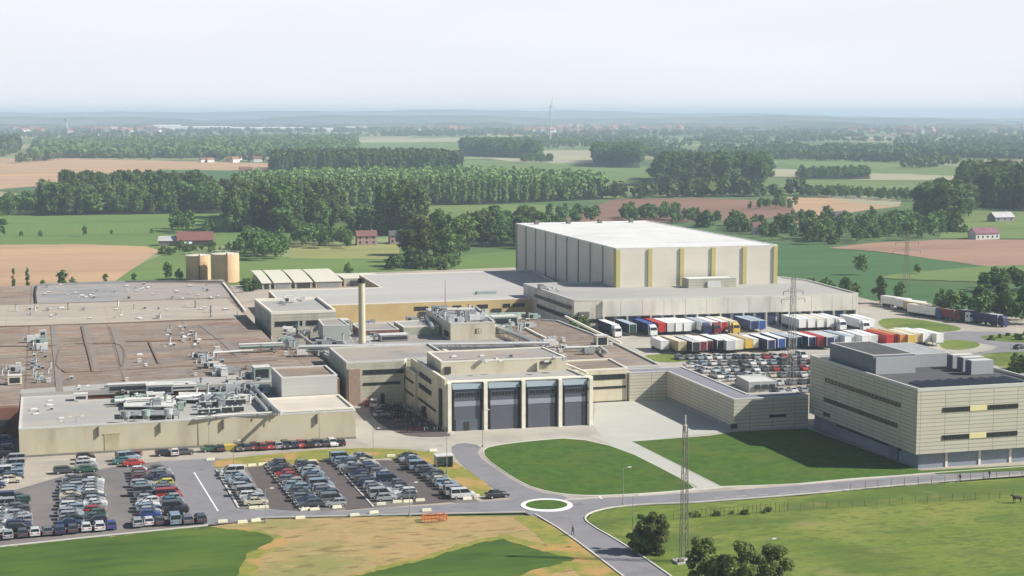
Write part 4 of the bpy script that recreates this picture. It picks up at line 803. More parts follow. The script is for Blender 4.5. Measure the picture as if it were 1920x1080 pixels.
def cab_mesh(c):
    k = ('cab', c)
    if k not in _lm:
        m = MB(); m.hexa([(-1.22, -2.2, .5), (1.22, -2.2, .5), (1.22, 0, .5), (-1.22, 0, .5), (-1.2, -2.15, 2.1), (1.2, -2.15, 2.1), (1.2, 0, 2.1), (-1.2, 0, 2.1)])
        m.hexa([(-1.2, -2.15, 2.1), (1.2, -2.15, 2.1), (1.2, 0, 2.1), (-1.2, 0, 2.1), (-1.1, -1.75, 3.1), (1.1, -1.75, 3.1), (1.15, 0, 3.1), (-1.15, 0, 3.1)])
        m.hexa([(-1.05, -1.6, 3.1), (1.05, -1.6, 3.1), (1.15, 0, 3.1), (-1.15, 0, 3.1), (-.95, -1.1, 3.6), (.95, -1.1, 3.6), (1.1, 0, 3.75), (-1.1, 0, 3.75)]); _lm[k] = m.mesh('cab', [lmat(c)])
        g = MB(); g.hexa([(-1.08, -2.19, 2.08), (1.08, -2.19, 2.08), (1.08, -2.1, 2.08), (-1.08, -2.1, 2.08), (-1.0, -1.84, 3.0), (1.0, -1.84, 3.0), (1.0, -1.7, 3.0), (-1.0, -1.7, 3.0)])
        g.box(-1.22, -1.16, -1.5, -.8, 2.1, 2.8); g.box(1.16, 1.22, -1.5, -.8, 2.1, 2.8); _lm[('ws', c)] = g.mesh('windscreen', [CARG])
    return _lm[k], _lm[('ws', c)]
def lorry(x, y, rz, c, top, cab, label, group, z=.34):
    """rear end at (x, y), reaching away along local -y"""
    me = trailer_parts(c, top); short = er1.random() < .22 and not cab
    t = bpy.data.objects.new('articulated_lorry' if cab else 'truck_trailer', None); COL.objects.link(t); t.location = (x, y, z); t.rotation_euler = (0, 0, rz)
    t['label'] = label; t['category'] = 'lorry' if cab else 'trailer'; t['group'] = group
    if short: t.scale = (1, .72, .93)
    def ch(nm, d, loc=(0, 0, 0), p=None):
        o = bpy.data.objects.new(nm, d); COL.objects.link(o); o.parent = p or t; o.location = loc; return o
    ch('trailer_box', me); ch('chassis', _lm['ch'])
    for yy in (-1.6, -2.9, -4.2):
        for sx in (-1, 1): ch('wheel', _lm['wh'], (sx * 1.05, yy, .48))
    if cab:
        cm, ws = cab_mesh(cab); k = ch('cab', cm, (0, -14.1, 0)); ch('windscreen', ws, (0, 0, 0), k)
        for yy in (-12.4, -15.3):
            for sx in (-1, 1): ch('wheel', _lm['wh'], (sx * 1.02, yy, .48))
    else:
        for sx in (-.8, .8): ch('landing_leg', _lm['leg'], (sx, -10.6, 0))
GD = 'lorries backed up to the loading dock'
dock_l = [(385, 'navy', 'white', 'white'), (490, 'dark green', 'pale blue', None), (600, 'navy', 'blue', 'white'), (668, 'red', 'red', None), (722, 'pale grey', 'white', None), (772, 'white', 'white', None), (822, 'white', 'white', None), (872, 'pale grey', 'white', None), (925, 'white', 'pale blue', 'navy'),
          (985, 'white', 'white', 'maroon'), (1045, 'red', 'white', None), (1100, 'white', 'cream', 'yellow'), (1225, 'navy', 'pale blue', None), (1275, 'blue', 'pale blue', None), (1520, 'white', 'white', None), (1575, 'white', 'white', None), (1630, 'white', 'cream', None), (1690, 'white', 'white', None), (1745, 'pale grey', 'white', 'white'), (1850, 'white', 'white', 'white'), (1905, 'white', 'white', None)]
for i, (zx, c, top, cab) in enumerate(dock_l):
    px = 1040 + zx / 3.2; X, Y = G2(px, 636 - (px - 1150) * .028)
    t = (X - DK[0][0]) / (DK[1][0] - DK[0][0]); yd = DK[0][1] + (DK[1][1] - DK[0][1]) * t - .9
    lab = '%s %s, %s from left at the dock' % (c, 'lorry with %s cab' % cab if cab else 'trailer with %s roof' % top, ORD[i])
    lorry(X, yd if i < 19 else yd - 4, 0, c, top, cab, lab, GD)
er0 = random.Random(2)
GP = 'trailers parked in the yard row facing the dock'
park_l = [(700, 'white', 'white'), (770, 'tan', 'cream'), (835, 'black', 'pale grey'), (895, 'maroon', 'white'), (945, 'maroon', 'white'), (1000, 'black', 'white'), (1055, 'pale grey', 'white'), (1110, 'cream', 'white'), (1175, 'yellow', 'tan'), (1225, 'white', 'white'), (1285, 'navy', 'white'), (1365, 'blue', 'white'), (1425, 'black', 'pale blue'), (1490, 'navy', 'pale grey'), (1545, 'navy', 'white'),
          (1600, 'maroon', 'red'), (1650, 'navy', 'pale grey'), (1705, 'pale blue', 'pale grey'), (1760, 'white', 'pale blue'), (1815, 'white', 'white'), (1865, 'white', 'white'), (1925, 'pale grey', 'white'), (1985, 'red', 'red'), (2030, 'maroon', 'orange'), (2085, 'orange', 'tan'), (2135, 'yellow', 'cream'), (2185, 'tan', 'cream'), (2235, 'white', 'white'), (2285, 'white', 'white')]
for i, (zx, c, top) in enumerate(park_l):
    px = 1040 + zx / 3.2; X, Y = G2(px, 668 - (px - 1260) * .036)
    lorry(X + er0.uniform(-.25, .25), Y + 13.4 + er0.uniform(-2.2, 1.4), er0.uniform(-.045, .045), c, top, None, '%s trailer with %s roof, number %s from left, yard row' % (c, top, ['one', 'two', 'three', 'four', 'five', 'six', 'seven', 'eight', 'nine', 'ten', 'eleven', 'twelve', 'thirteen', 'fourteen', 'fifteen', 'sixteen', 'seventeen', 'eighteen', 'nineteen', 'twenty', 'twenty-one', 'twenty-two', 'twenty-three', 'twenty-four', 'twenty-five', 'twenty-six', 'twenty-seven', 'twenty-eight', 'twenty-nine'][i]), GP)
GF = 'lorries waiting on the far right lot'
for i, (px, py, c, top, cab) in enumerate([(1712, 583, 'white', 'white', None), (1740, 589, 'white', 'white', None), (1757, 594, 'tan', 'cream', None), (1766, 600, 'white', 'cream', 'blue'), (1784, 602, 'pale grey', 'white', 'blue'), (1802, 605, 'maroon', 'tan', 'maroon'), (1820, 607, 'black', 'black', 'white'), (1866, 612, 'navy', 'pale grey', 'navy'), (1884, 615, 'navy', 'pale grey', 'navy')]):
    X, Y = G2(px, py); lorry(X - 4, Y + 15, -.1 + .35, c, top, cab, '%s %s, %s from left on the far right lot' % (c, 'lorry with %s cab' % cab if cab else 'trailer', ORD[i]), GF)
# ================================================================== ROOFTOP EQUIPMENT
er = random.Random(11)
_em = {}
def eq_mesh(kind, i, m):
    k = (kind, i, m.name)
    if k in _em: return _em[k]
    r = random.Random(hash((kind, i)) % 999 if False else i * 7 + len(kind)); b = MB(); d = None
    if kind == 'vent_box':
        b.box(-.5, .5, -.5, .5, 0, .8); b.box(-.58, .58, -.58, .58, .8, .95); d = MB().box(-.4, .4, -.53, -.5, .2, .65)
    elif kind == 'air_handler':
        b.box(-1.6, 1.6, -.8, .8, .25, 1.9); b.box(-1.7, -.4, -.6, .6, 1.9, 2.1); b.box(1.6, 2.6, -.4, .4, .5, 1.3); b.box(-1.5, -1.3, -.8, .8, 0, .25); b.box(1.3, 1.5, -.8, .8, 0, .25); d = MB().box(-1.3, -.1, -.84, -.8, .5, 1.6)
    elif kind == 'exhaust_stack':
        b.tube((0, 0, 0), (0, 0, 1.9), .28, 0, 10); b.tube((0, 0, 1.9), (0, 0, 2.1), .45, 0, 10, .42); b.box(-.4, .4, -.4, .4, 0, .35); d = MB().tube((0, 0, 2.1), (0, 0, 2.3), .4, 0, 10, .1)
    elif kind == 'cyclone_filter':
        b.tube((0, 0, 2.0), (0, 0, 3.6), 1.3, 0, 14); b.tube((0, 0, .7), (0, 0, 2.0), .35, 0, 14, 1.3); d = MB()
        for a in range(4): x, y = 1.1 * math.cos(a * 1.57 + .78), 1.1 * math.sin(a * 1.57 + .78); d.tube((x, y, 0), (x, y, 2.3), .09, 0, 5); x2, y2 = 1.1 * math.cos(a * 1.57 + 2.35), 1.1 * math.sin(a * 1.57 + 2.35); d.tube((x, y, 2.2), (x2, y2, 2.2), .08, 0, 5)
        b.tube((1.2, 0, 3.2), (2.6, 0, 3.2), .3, 0, 8)
    elif kind == 'roof_light':
        b.box(-.9, .9, -.6, .6, 0, .3); d = MB().hexa([(-.85, -.55, .3), (.85, -.55, .3), (.85, .55, .3), (-.85, .55, .3), (-.5, -.3, .55), (.5, -.3, .55), (.5, .3, .55), (-.5, .3, .55)])
    elif kind == 'condenser_bank':
        b.box(-4.2, 4.2, -1.6, 1.6, 1.3, 2.2)
        for x in (-4, -1.4, 1.4, 4): b.box(x - .08, x + .08, -1.5, -1.35, 0, 1.3); b.box(x - .08, x + .08, 1.35, 1.5, 0, 1.3)
        d = MB()
        for x in (-3, -1, 1, 3): d.tube((x, 0, 2.2), (x, 0, 2.4), .75, 0, 12)
        d.box(-4.0, -.2, -1.66, -1.6, .3, 2.0); d.box(.2, 4.0, -1.66, -1.6, .3, 2.0)
    _em[k] = (b.mesh('casing', [m]), d.mesh('grille' if kind != 'roof_light' else 'dome', [DARKG if kind not in ('roof_light', 'cyclone_filter') else WHITEM]), {'roof_light': 'dome', 'cyclone_filter': 'stand', 'exhaust_stack': 'cap'}.get(kind, 'grille'))
    return _em[k]
KN = {'vent_box': 'vent', 'air_handler': 'air handling unit', 'exhaust_stack': 'exhaust stack', 'cyclone_filter': 'dust filter', 'roof_light': 'roof light', 'condenser_bank': 'condenser bank'}
def equip(kind, x, y, z, rz, s, m, where, group):
    b, d, dn = eq_mesh(kind, 0, m)
    t = bpy.data.objects.new(kind, None); COL.objects.link(t); t.location = (x, y, z); t.rotation_euler = (0, 0, rz); t.scale = (s, s, s)
    t['label'] = where; t['category'] = KN[kind]; t['group'] = group
    for nm, me in (('casing', b), (dn, d)):
        o = bpy.data.objects.new(nm, me); COL.objects.link(o); o.parent = t
MN = {SILV.name: 'silver', WHITEM.name: 'white', SILVD.name: 'dull grey', GREENM.name: 'grey-green'}
def cluster(px0, px1, py0, py1, z, n, kinds, mats_, where, smin=.45, smax=1.05):
    for i in range(n):
        k = er.choice(kinds); m = er.choice(mats_); X, Y = G2(er.uniform(px0, px1), er.uniform(py0, py1), z)
        equip(k, X, Y, z, er.choice((0, 0, math.pi / 2, math.pi)), er.uniform(smin, smax), m, 'small %s %s %s' % (MN[m.name], KN[k], where), '%ss %s' % (KN[k], where))
V, A, E_, R_, C_ = 'vent_box', 'air_handler', 'exhaust_stack', 'roof_light', 'cyclone_filter'
cluster(60, 86, 634, 690, 7.3, 27, [V, V, A, E_], [SILV, WHITEM, SILVD, GREENM], 'in the long cluster on the left brown roof')
cluster(58, 95, 690, 720, 7.3, 15, [V, E_, V], [SILV, WHITEM, SILVD], 'below the long cluster on the left brown roof')
cluster(-5, 40, 690, 722, 7.3, 14, [A, V, E_], [SILV, WHITEM, SILVD], 'at the left edge of the brown roof')
cluster(305, 372, 612, 652, 7.3, 37, [V, E_, V, R_], [SILV, SILVD, WHITEM], 'in the middle of the brown roof')
cluster(350, 420, 655, 705, 7.3, 25, [V, E_, A], [SILV, SILVD, WHITEM], 'toward the right of the brown roof')
cluster(240, 300, 650, 690, 7.3, 6, [V, R_], [WHITEM, SILVD], 'beside the grey roof strip of brown roof')
cluster(20, 460, 575, 598, 7.4, 37, [V, R_, E_], [WHITEM, SILVD, SILV], 'scattered over the tan roof')
cluster(80, 415, 533, 562, 7.5, 40, [V, R_, R_], [WHITEM, SILVD], 'scattered over the grey back roof')
cluster(110, 320, 705, 740, 7.3, 11, [V, R_], [WHITEM, SILVD], 'along the front of the brown roof')
cluster(60, 140, 748, 800, 6.3, 9, [R_, R_, V], [WHITEM, SILV], 'on the plain grey front roof')
cluster(220, 350, 748, 770, 6.3, 27, [A, V, V, E_], [SILV, WHITEM, GREENM, SILVD], 'on the equipment deck of front roof', .8, 1.3)
cluster(350, 500, 725, 768, 6.3, 40, [A, V, E_, V], [SILV, WHITEM, SILVD, GREENM], 'in the crowded right half of front roof', .8, 1.2)
cluster(400, 510, 690, 735, 7.3, 27, [A, V, E_], [SILV, WHITEM, SILVD], 'behind the condenser banks')
cluster(500, 600, 610, 668, 7.6, 44, [V, E_, A], [SILV, SILVD, WHITEM, GREENM], 'between brown roof and chimney')
cluster(600, 700, 610, 660, 7.8, 44, [A, V, E_], [SILV, SILVD, WHITEM], 'around the foot of the chimney')
cluster(815, 915, 585, 606, 12.3, 57, [A, V, E_, V], [SILV, WHITEM, SILVD], 'crowded on top of plant tower', .7, 1.1)
cluster(905, 1000, 598, 625, 7.8, 47, [A, V, E_], [SILV, WHITEM, GREENM], 'right of the plant tower')
cluster(1010, 1060, 640, 662, 7.8, 15, [V, A], [WHITEM, SILV], 'at right end of pipe bridge')
cluster(700, 1000, 656, 668, 7.8, 34, [V, E_], [SILVD, SILV], 'along the pipe bridge')
cluster(1090, 1150, 640, 664, 7.8, 10, [V, A], [WHITEM, SILVD], 'on the right link roof')
cluster(830, 1060, 668, 682, 14.5, 10, [V, R_], [SILVD, SILV], 'on the office penthouse roof', .6, .9)
cluster(525, 570, 562, 575, 12.1, 7, [A, V], [WHITEM, SILVD], 'on the rooftop office roof', .7, 1.0)
cluster(1010, 1060, 543, 548, 10.5, 6, [V, A], [WHITEM, SILVD], 'at left end of dock roof')
cluster(720, 805, 585, 606, .4, 7, [A, V], [WHITEM, SILVD], 'on the ground before the ochre wall', 1.0, 1.6)
for i, (px, py) in enumerate(((236, 793), (274, 791), (316, 788))):
    X, Y = G2(px, py, 6.3)
    equip(C_, X, Y, 6.3, 0, .72, [SILVD, GREENM, SILV][i], '%s of three round dust filters along the front hall edge' % ['leftmost', 'middle one', 'rightmost'][i], 'dust filters on the front hall roof')
for i, (px, py) in enumerate(((392, 776), (436, 772), (395, 762), (440, 758))):
    X, Y = G2(px, py, 6.3)
    equip('condenser_bank', X, Y, 6.3, 0, .60, WHITEM, '%s white condenser bank on the front hall roof' % ['front left', 'front right', 'back left', 'back right'][i], 'condenser banks on the front hall roof')
for i, (xa, xb, ya, yb, lb) in enumerate(((232, 330, 752, 765, 'wide white roof deck in the middle of the front hall'), (335, 395, 738, 752, 'pale roof deck left of the condenser banks'), (225, 335, 772, 781, 'grey steel deck carrying the round dust filters'), (398, 460, 744, 752, 'small white deck behind the condenser banks'), (236, 300, 727, 735, 'low white deck on the brown roof front'))):
    q = [G2(xa, yb, 6.9), G2(xb, yb, 6.9), G2(xb, ya, 6.9), G2(xa, ya, 6.9)]; zt = 7.1 if i != 4 else 8.2; mm = SILVD if i == 2 else WHITEM
    t = thing('roof_deck', lb, 'platform', (q[0][0], q[0][1], 6.3)); part(MB().prism(q, zt, zt + .18), 'deck', [mm], t)
    for (a, c_) in q: part(MB().box(a - .08, a + .08, c_ - .08, c_ + .08, 6.26, zt), 'support', [STEEL], t)
def pipe(name, pts, z, r, m, label, cat, group=None, sup=2.2, base=None, n=8):
    P = [(*G2(x, y, zz if (zz := z) else z), z) for x, y in pts]
    t = thing(name, label, cat, (P[0][0], P[0][1], (base or z) - 0.0), 0, group)
    part(MB().poly(P, r, 0, n), 'pipe', [m], t)
    if base is not None:
        for a, b_ in zip(P, P[1:]):
            L = math.dist(a, b_); k = max(1, int(L / 6))
            for i in range(k):
                f = (i + .5) / k; x, y = a[0] + (b_[0] - a[0]) * f, a[1] + (b_[1] - a[1]) * f
                part(MB().box(x - .1, x + .1, y - .35, y - .2, base, z - r * .5).box(x - .1, x + .1, y + .2, y + .35, base, z - r * .5).box(x - .12, x + .12, y - .35, y + .35, z - r - .1, z - r), 'support', [STEEL], t)
def bridge(pts, zb, zt, w, label):
    P = [G2(x, y, zt) for x, y in pts]
    t = thing('pipe_bridge', label, 'pipe bridge', (P[0][0], P[0][1], zb))
    for a, b_ in zip(P, P[1:]):
        L = math.dist(a, b_); k = max(1, int(L / 4.5)); dx, dy = (b_[0] - a[0]) / L, (b_[1] - a[1]) / L; nx, ny = -dy, dx
        for s in (-1, 1):
            for zz in (zb + 1.2, zt): part(MB().tube((a[0] + nx * w / 2 * s, a[1] + ny * w / 2 * s, zz), (b_[0] + nx * w / 2 * s, b_[1] + ny * w / 2 * s, zz), .11, 0, 5), 'girder', [SILVD], t)
            m = MB()
            for i in range(k):
                p = [a[0] + dx * L * i / k + nx * w / 2 * s, a[1] + dy * L * i / k + ny * w / 2 * s]; q = [p[0] + dx * L / k, p[1] + dy * L / k]
                m.tube((*p, zb), (*p, zt), .1, 0, 4); m.tube((*p, zb + 1.2), (*q, zt), .06, 0, 4)
            part(m, 'truss', [SILVD], t)
        for o_, r, zz, mm in ((-.7, .28, zt + .35, WHITEM), (-.05, .20, zt + .25, SILV), (.5, .32, zt + .4, SILV), (.9, .14, zb + 1.6, SILVD), (-.2, .35, zb + 1.7, SILV)):
            part(MB().tube((a[0] + nx * o_ * w / 2.4, a[1] + ny * o_ * w / 2.4, zz), (b_[0] + nx * o_ * w / 2.4, b_[1] + ny * o_ * w / 2.4, zz), r, 0, 8), 'pipe', [mm], t)
bridge([(690, 649), (1030, 645)], 7.7, 10.2, 2.4, 'long pipe bridge with silver pipes in front of plant tower')
bridge([(560, 652), (690, 650)], 7.7, 9.6, 2.0, 'shorter pipe bridge running left of the chimney')
bridge([(930, 612), (1000, 642)], 7.7, 9.4, 1.6, 'slanting pipe bridge right of the plant tower')
pipe('duct', [(448, 650), (530, 647)], 9.0, .7, GREENM, 'thick grey-green duct lying on posts at brown roof right', 'duct', base=7.3)
pipe('duct', [(448, 646), (530, 643)], 9.8, .3, WHITEM, 'thin white pipe above the grey-green duct', 'duct', base=7.3)
pipe('duct', [(390, 662), (420, 660), (450, 658), (475, 657)], 8.4, .28, WHITEM, 'white pipe with a right-angle start on the brown roof', 'duct', base=7.3)
pipe('duct', [(232, 722), (300, 719), (360, 718)], 8.2, .45, WHITEM, 'long white duct along the front of the brown roof', 'duct', base=7.0)
pipe('duct', [(215, 752), (260, 750), (320, 747)], 7.6, .5, WHITEM, 'bright white duct on the equipment deck', 'duct', base=6.3)
pipe('duct', [(480, 728), (512, 762), (528, 776)], 7.6, .4, WHITEM, 'white pipe running diagonally beside the raised block', 'duct', base=6.3)
pipe('duct', [(470, 735), (500, 768)], 7.2, .35, SILV, 'silver pipe parallel to the white diagonal pipe', 'duct', base=6.3)
pipe('duct', [(370, 782), (440, 777), (525, 773)], 7.0, .25, WHITEM, 'thin white pipe along the front hall roof edge', 'duct', base=6.3)
pipe('duct', [(330, 745), (395, 738), (440, 742)], 7.9, .35, SILV, 'bent silver duct left of condenser banks', 'duct', base=6.3)
pipe('duct', [(860, 672), (1060, 666)], 8.6, .35, SILV, 'straight silver pipe behind the office penthouse', 'duct', base=7.7)
pipe('duct', [(700, 664), (860, 661)], 8.6, .3, SILVD, 'dull grey pipe in front of pipe bridge', 'duct', base=7.7)
pipe('duct', [(1060, 652), (1125, 650), (1140, 662)], 8.8, .4, WHITEM, 'white duct on the right link roof', 'duct', base=7.7)
pipe('duct', [(560, 625), (600, 655), (625, 668)], 8.6, .3, WHITEM, 'white diagonal pipe left of the chimney', 'duct', base=7.7)
pipe('duct', [(905, 590), (985, 588)], 9.4, .5, GREENM, 'pale green duct in front of ochre wall', 'duct', base=7.7)
pipe('duct', [(800, 592), (812, 615)], 10.5, .5, SILV, 'silver duct climbing the plant tower left side', 'duct', base=7.7)
pipe('duct', [(820, 581), (890, 580)], 13.6, .4, WHITEM, 'white pipe along the back of plant tower roof', 'duct', base=12.3)
for i, (px, py, z, w, d, h, mm, lb) in enumerate([(152, 752, 6.25, 3.0, 2.4, 1.5, WHITEM, 'white plant box standing in the grey front roof corner'), (265, 762, 6.25, 7, 3.0, 1.6, WHITEM, 'long white plant box on the equipment deck'), (240, 735, 7.3, 9, 2.4, 1.8, SILVD, 'long dark-slotted louvre box at brown roof front'), (300, 740, 7.3, 6.0, 3.0, 2.2, SILVD, 'blue-grey plant box behind the white duct'), (340, 733, 7.3, 7, 2.4, 1.4, WHITEM, 'low white plant box behind the condenser banks'),
        (492, 712, 7.3, 4.0, 4.0, 3.0, GREENM, 'grey-green domed plant box left of the raised block'), (28, 722, 7.3, 3.2, 2.2, 2.2, mat('cream_box', (.68, .62, .48)), 'cream plant box near left edge of brown roof'), (81, 637, 7.3, 2.0, 1.6, 2.6, WHITEM, 'white square vent tower with dark shadow on brown roof'), (640, 625, 7.7, 5, 5, 3.8, GREENM, 'grey-green cabinet stack beside the chimney'), (770, 600, .4, 4.2, 6, 3.2, WHITEM, 'white tank lorry shaped box before the ochre wall'),
        (740, 640, 7.7, 8, 4, 1.8, SILVD, 'wide grey plant box behind pipe bridge'), (948, 610, 7.7, 8, 5, 2.6, GREENM, 'pale green plant box right of plant tower'), (1130, 650, 7.7, 3.4, 3, 3.0, mat('cream_box', (.68, .62, .48)), 'cream plant box on the right link roof'), (545, 566, 12.05, 2.4, 2.0, 1.8, WHITEM, 'white plant box on the rooftop office')]):
    X, Y = G2(px, py, z)
    t = thing('plant_box', lb, 'plant unit', (X, Y, z))
    part(MB().box(X - w / 2, X + w / 2, Y, Y + d, z + .15, z + h), 'casing', [mm], t); part(MB().box(X - w / 2 - .08, X + w / 2 + .08, Y - .08, Y + d + .08, z + h, z + h + .12), 'cover', [WHITEM], t)
    part(MB().box(X - w / 2 + .4, X + w / 2 - .4, Y - .06, Y, z + .5, z + h - .4), 'louvre', [DARKG], t); part(MB().box(X - w / 2 + .2, X + w / 2 - .2, Y + .2, Y + d - .2, z, z + .15), 'skid', [STEEL], t)
# ================================================================== POLES, MASTS, PYLON, TURBINE
def lattice(x, y, z, h, wb, wt, label, name, cat, arms=(), step=1.6, r=.06, lamp=False, m=STEEL):
    t = thing(name, label, cat, (x, y, z)); n = int(h / step)
    cs = [(-1, -1), (1, -1), (1, 1), (-1, 1)]
    for (sx, sy) in cs: part(MB().tube((x + sx * wb / 2, y + sy * wb / 2, z), (x + sx * wt / 2, y + sy * wt / 2, z + h), r * 1.3, 0, 5), 'leg', [m], t)
    b_ = MB()
    for i in range(n):
        f0, f1 = i / n, (i + 1) / n; w0, w1 = wb + (wt - wb) * f0, wb + (wt - wb) * f1
        for k in range(4):
            a, c_ = cs[k], cs[(k + 1) % 4]
            if i % 2: a, c_ = c_, a
            b_.tube((x + a[0] * w0 / 2, y + a[1] * w0 / 2, z + h * f0), (x + c_[0] * w1 / 2, y + c_[1] * w1 / 2, z + h * f1), r * .7, 0, 4, caps=False)
            b_.tube((x + a[0] * w0 / 2, y + a[1] * w0 / 2, z + h * f0), (x + c_[0] * w0 / 2, y + c_[1] * w0 / 2, z + h * f0), r * .6, 0, 4, caps=False)
    part(b_, 'bracing', [m], t)
    for (za, ln) in arms:
        a = MB()
        for s in (-1, 1):
            a.tube((x, y, z + za + .9), (x + s * ln, y, z + za), r, 0, 4); a.tube((x, y, z + za - .1), (x + s * ln, y, z + za), r, 0, 4)
            for k in range(1, 4): a.tube((x + s * ln * k / 4, y, z + za - .1 + .025 * k), (x + s * ln * k / 4, y, z + za + .9 * (1 - k / 4)), r * .7, 0, 4)
        ar = part(a, 'cross_arm', [m], t)
        for s in (-1, 1): part(MB().tube((x + s * ln, y, z + za), (x + s * ln, y, z + za - .9), .09, 0, 6), 'insulator', [mat('brown_insulator', (.12, .06, .04), .3)], ar)
    if lamp:
        part(MB().tube((x, y, z + h), (x, y, z + h + 1.6), .12, 0, 8).tube((x, y, z + h - 1.0), (x, y, z + h), .35, 0, 8), 'antenna', [WHITEM], t)
    return t
X, Y = G2(1282, 1057); lattice(X, Y, .36, 22.3, 1.15, .55, 'tall rusty lattice mast rising from the foreground bushes', 'lattice_mast', 'mast', lamp=True, r=.055)
t = thing('mast_base', 'dark concrete footing slab under the foreground lattice mast', 'footing', (X, Y, .34)); part(MB().box(X - 1.6, X + 1.6, Y - 1.4, Y + 1.4, .34, .6), 'slab', [KERB], t); part(MB().box(X - 1.3, X - .4, Y - 1.2, Y - .5, .6, 1.1), 'cabinet', [STEEL], t)
X, Y = G2(1484, 727); lattice(X, Y, .34, 29.5, 2.0, .8, 'dark electricity pylon with two cross arms in rear car park', 'electricity_pylon', 'pylon', arms=((25.3, 2.8), (23.2, 3.4)), r=.055, step=2.2, m=mat('grey_pylon_steel', (.22, .215, .20), .7, .1))
for (px, py, h, lb) in ((1698, 560, 26, 'distant thin electricity pylon beside the pink ploughed field'), (1240, 345, 30, 'faint electricity pylon at edge of the far dark wood'), (540, 345, 30, 'faint electricity pylon above the poplar plantation')):
    X, Y = G2(px, py); lattice(X, Y, 0, h, 2.4, .6, lb, 'electricity_pylon', 'pylon', arms=((h * .85, 5), (h * .72, 6)), r=.05, step=3)
def lamp(px, py, h, label, double=True, z=.36, arm=1.2):
    X, Y = G2(px, py, z); t = thing('street_lamp', label, 'lamp post', (X, Y, z), 0, 'lamp posts around the site')
    part(MB().tube((X, Y, z), (X, Y, z + h), .075, 0, 7, .045), 'pole', [STEELP], t); part(MB().tube((X, Y, z), (X, Y, z + .5), .2, 0, 7), 'foot', [STEELP], t)
    for s in ((-1, 1) if double else (1,)):
        a = part(MB().tube((X, Y, z + h), (X + s * arm, Y, z + h + .15), .045, 0, 5), 'arm', [STEELP], t)
        part(MB().hexa([(X + s * arm - .35, Y - .14, z + h + .06), (X + s * arm + .35, Y - .14, z + h + .06), (X + s * arm + .35, Y + .14, z + h + .06), (X + s * arm - .35, Y + .14, z + h + .06), (X + s * arm - .3, Y - .1, z + h + .24), (X + s * arm + .3, Y - .1, z + h + .24), (X + s * arm + .3, Y + .1, z + h + .24), (X + s * arm - .3, Y + .1, z + h + .24)]), 'lamp_head', [WHITEM], a)
for px, py, h, lb in ((145, 842, 7, 'double lamp post at left end of cream hall wall'), (254, 840, 7, 'double lamp post in the middle of cream hall wall'), (392, 838, 7.5, 'double lamp post rising by the striped-kerb verge'), (599, 832, 7, 'double lamp post near right end of hall wall'), (438, 882, 6, 'lamp post behind the single kerb column of cars'), (700, 862, 6.5, 'lamp post at the top of the right car park'),
                  (838, 888, 8, 'lamp post rising through the small white bus shelter verge'), (905, 838, 8, 'lamp post at tip of the big lawn'), (498, 980, 6, 'lamp post on the meadow edge beside the lower road'), (768, 968, 6, 'lamp post on meadow edge near the orange barrier'), (1168, 948, 7, 'lamp post by the road just right of roundabout'),
                  (1186, 1030, 9, 'pale lamp post in front of the first foreground bush'), (1437, 1077, 5.5, 'lamp post hidden behind the last foreground bush'), (1340, 760, 6, 'lamp post on the grey concrete yard'), (1465, 640, 12, 'tall lamp post in front of dock doors'), (1085, 640, 8, 'lamp post beside the left dock wall')): lamp(px, py, h, lb, double=('double' in lb))
X, Y = G2(835, 575, 6.4); t = thing('antenna_mast', 'thin pinkish mast standing on the pale ribbed roof', 'mast', (X, Y, 6.4)); part(MB().tube((X, Y, 6.4), (X, Y, 15.5), .22, 0, 6, .1), 'pole', [mat('pink_mast', (.42, .30, .27))], t); part(MB().box(X - .8, X + .8, Y - .8, Y + .8, 6.4, 6.9), 'base', [SILVD], t)
# wind turbine far away
d = _F * FPX + _R * (1032 - 960) + _U * (540 - 250); k = 3700 / math.hypot(d[0], d[1]); X, Y = d[0] * k, d[1] * k
t = thing('wind_turbine', 'faint white wind turbine on the horizon', 'wind turbine', (X, Y, 0)); part(MB().tube((X, Y, 0), (X, Y, 88), 2.0, 0, 10, 1.2), 'tower', [WHITEM], t)
nc = part(MB().box(X - 2, X + 2, Y - 4, Y + 5, 87, 90), 'nacelle', [WHITEM], t)
for a in (80, 200, 320):
    a = math.radians(a); m = MB(); L = 26; r0 = 1.6
    dx, dz = math.cos(a), math.sin(a); m.hexa([(X - dz * .9, Y - 5, 89 + dx * .9), (X + dz * .9, Y - 5, 89 - dx * .9), (X + dz * .9, Y - 4.4, 89 - dx * .9), (X - dz * .9, Y - 4.4, 89 + dx * .9), (X + dx * L - dz * .3, Y - 5, 89 + dz * L + dx * .3), (X + dx * L + dz * .3, Y - 5, 89 + dz * L - dx * .3), (X + dx * L + dz * .3, Y - 4.7, 89 + dz * L - dx * .3), (X + dx * L - dz * .3, Y - 4.7, 89 + dz * L + dx * .3)]); part(m, 'blade', [WHITEM], t)
# water tower
X, Y = G2(125, 246); t = thing('water_tower', 'faint grey water tower on the left skyline', 'tower', (X, Y, 0)); part(MB().tube((X, Y, 0), (X, Y, 42), 5, 0, 12, 4), 'stem', [GREYC], t); part(MB().tube((X, Y, 42), (X, Y, 52), 8, 0, 14, 12), 'tank', [GREYC], t)
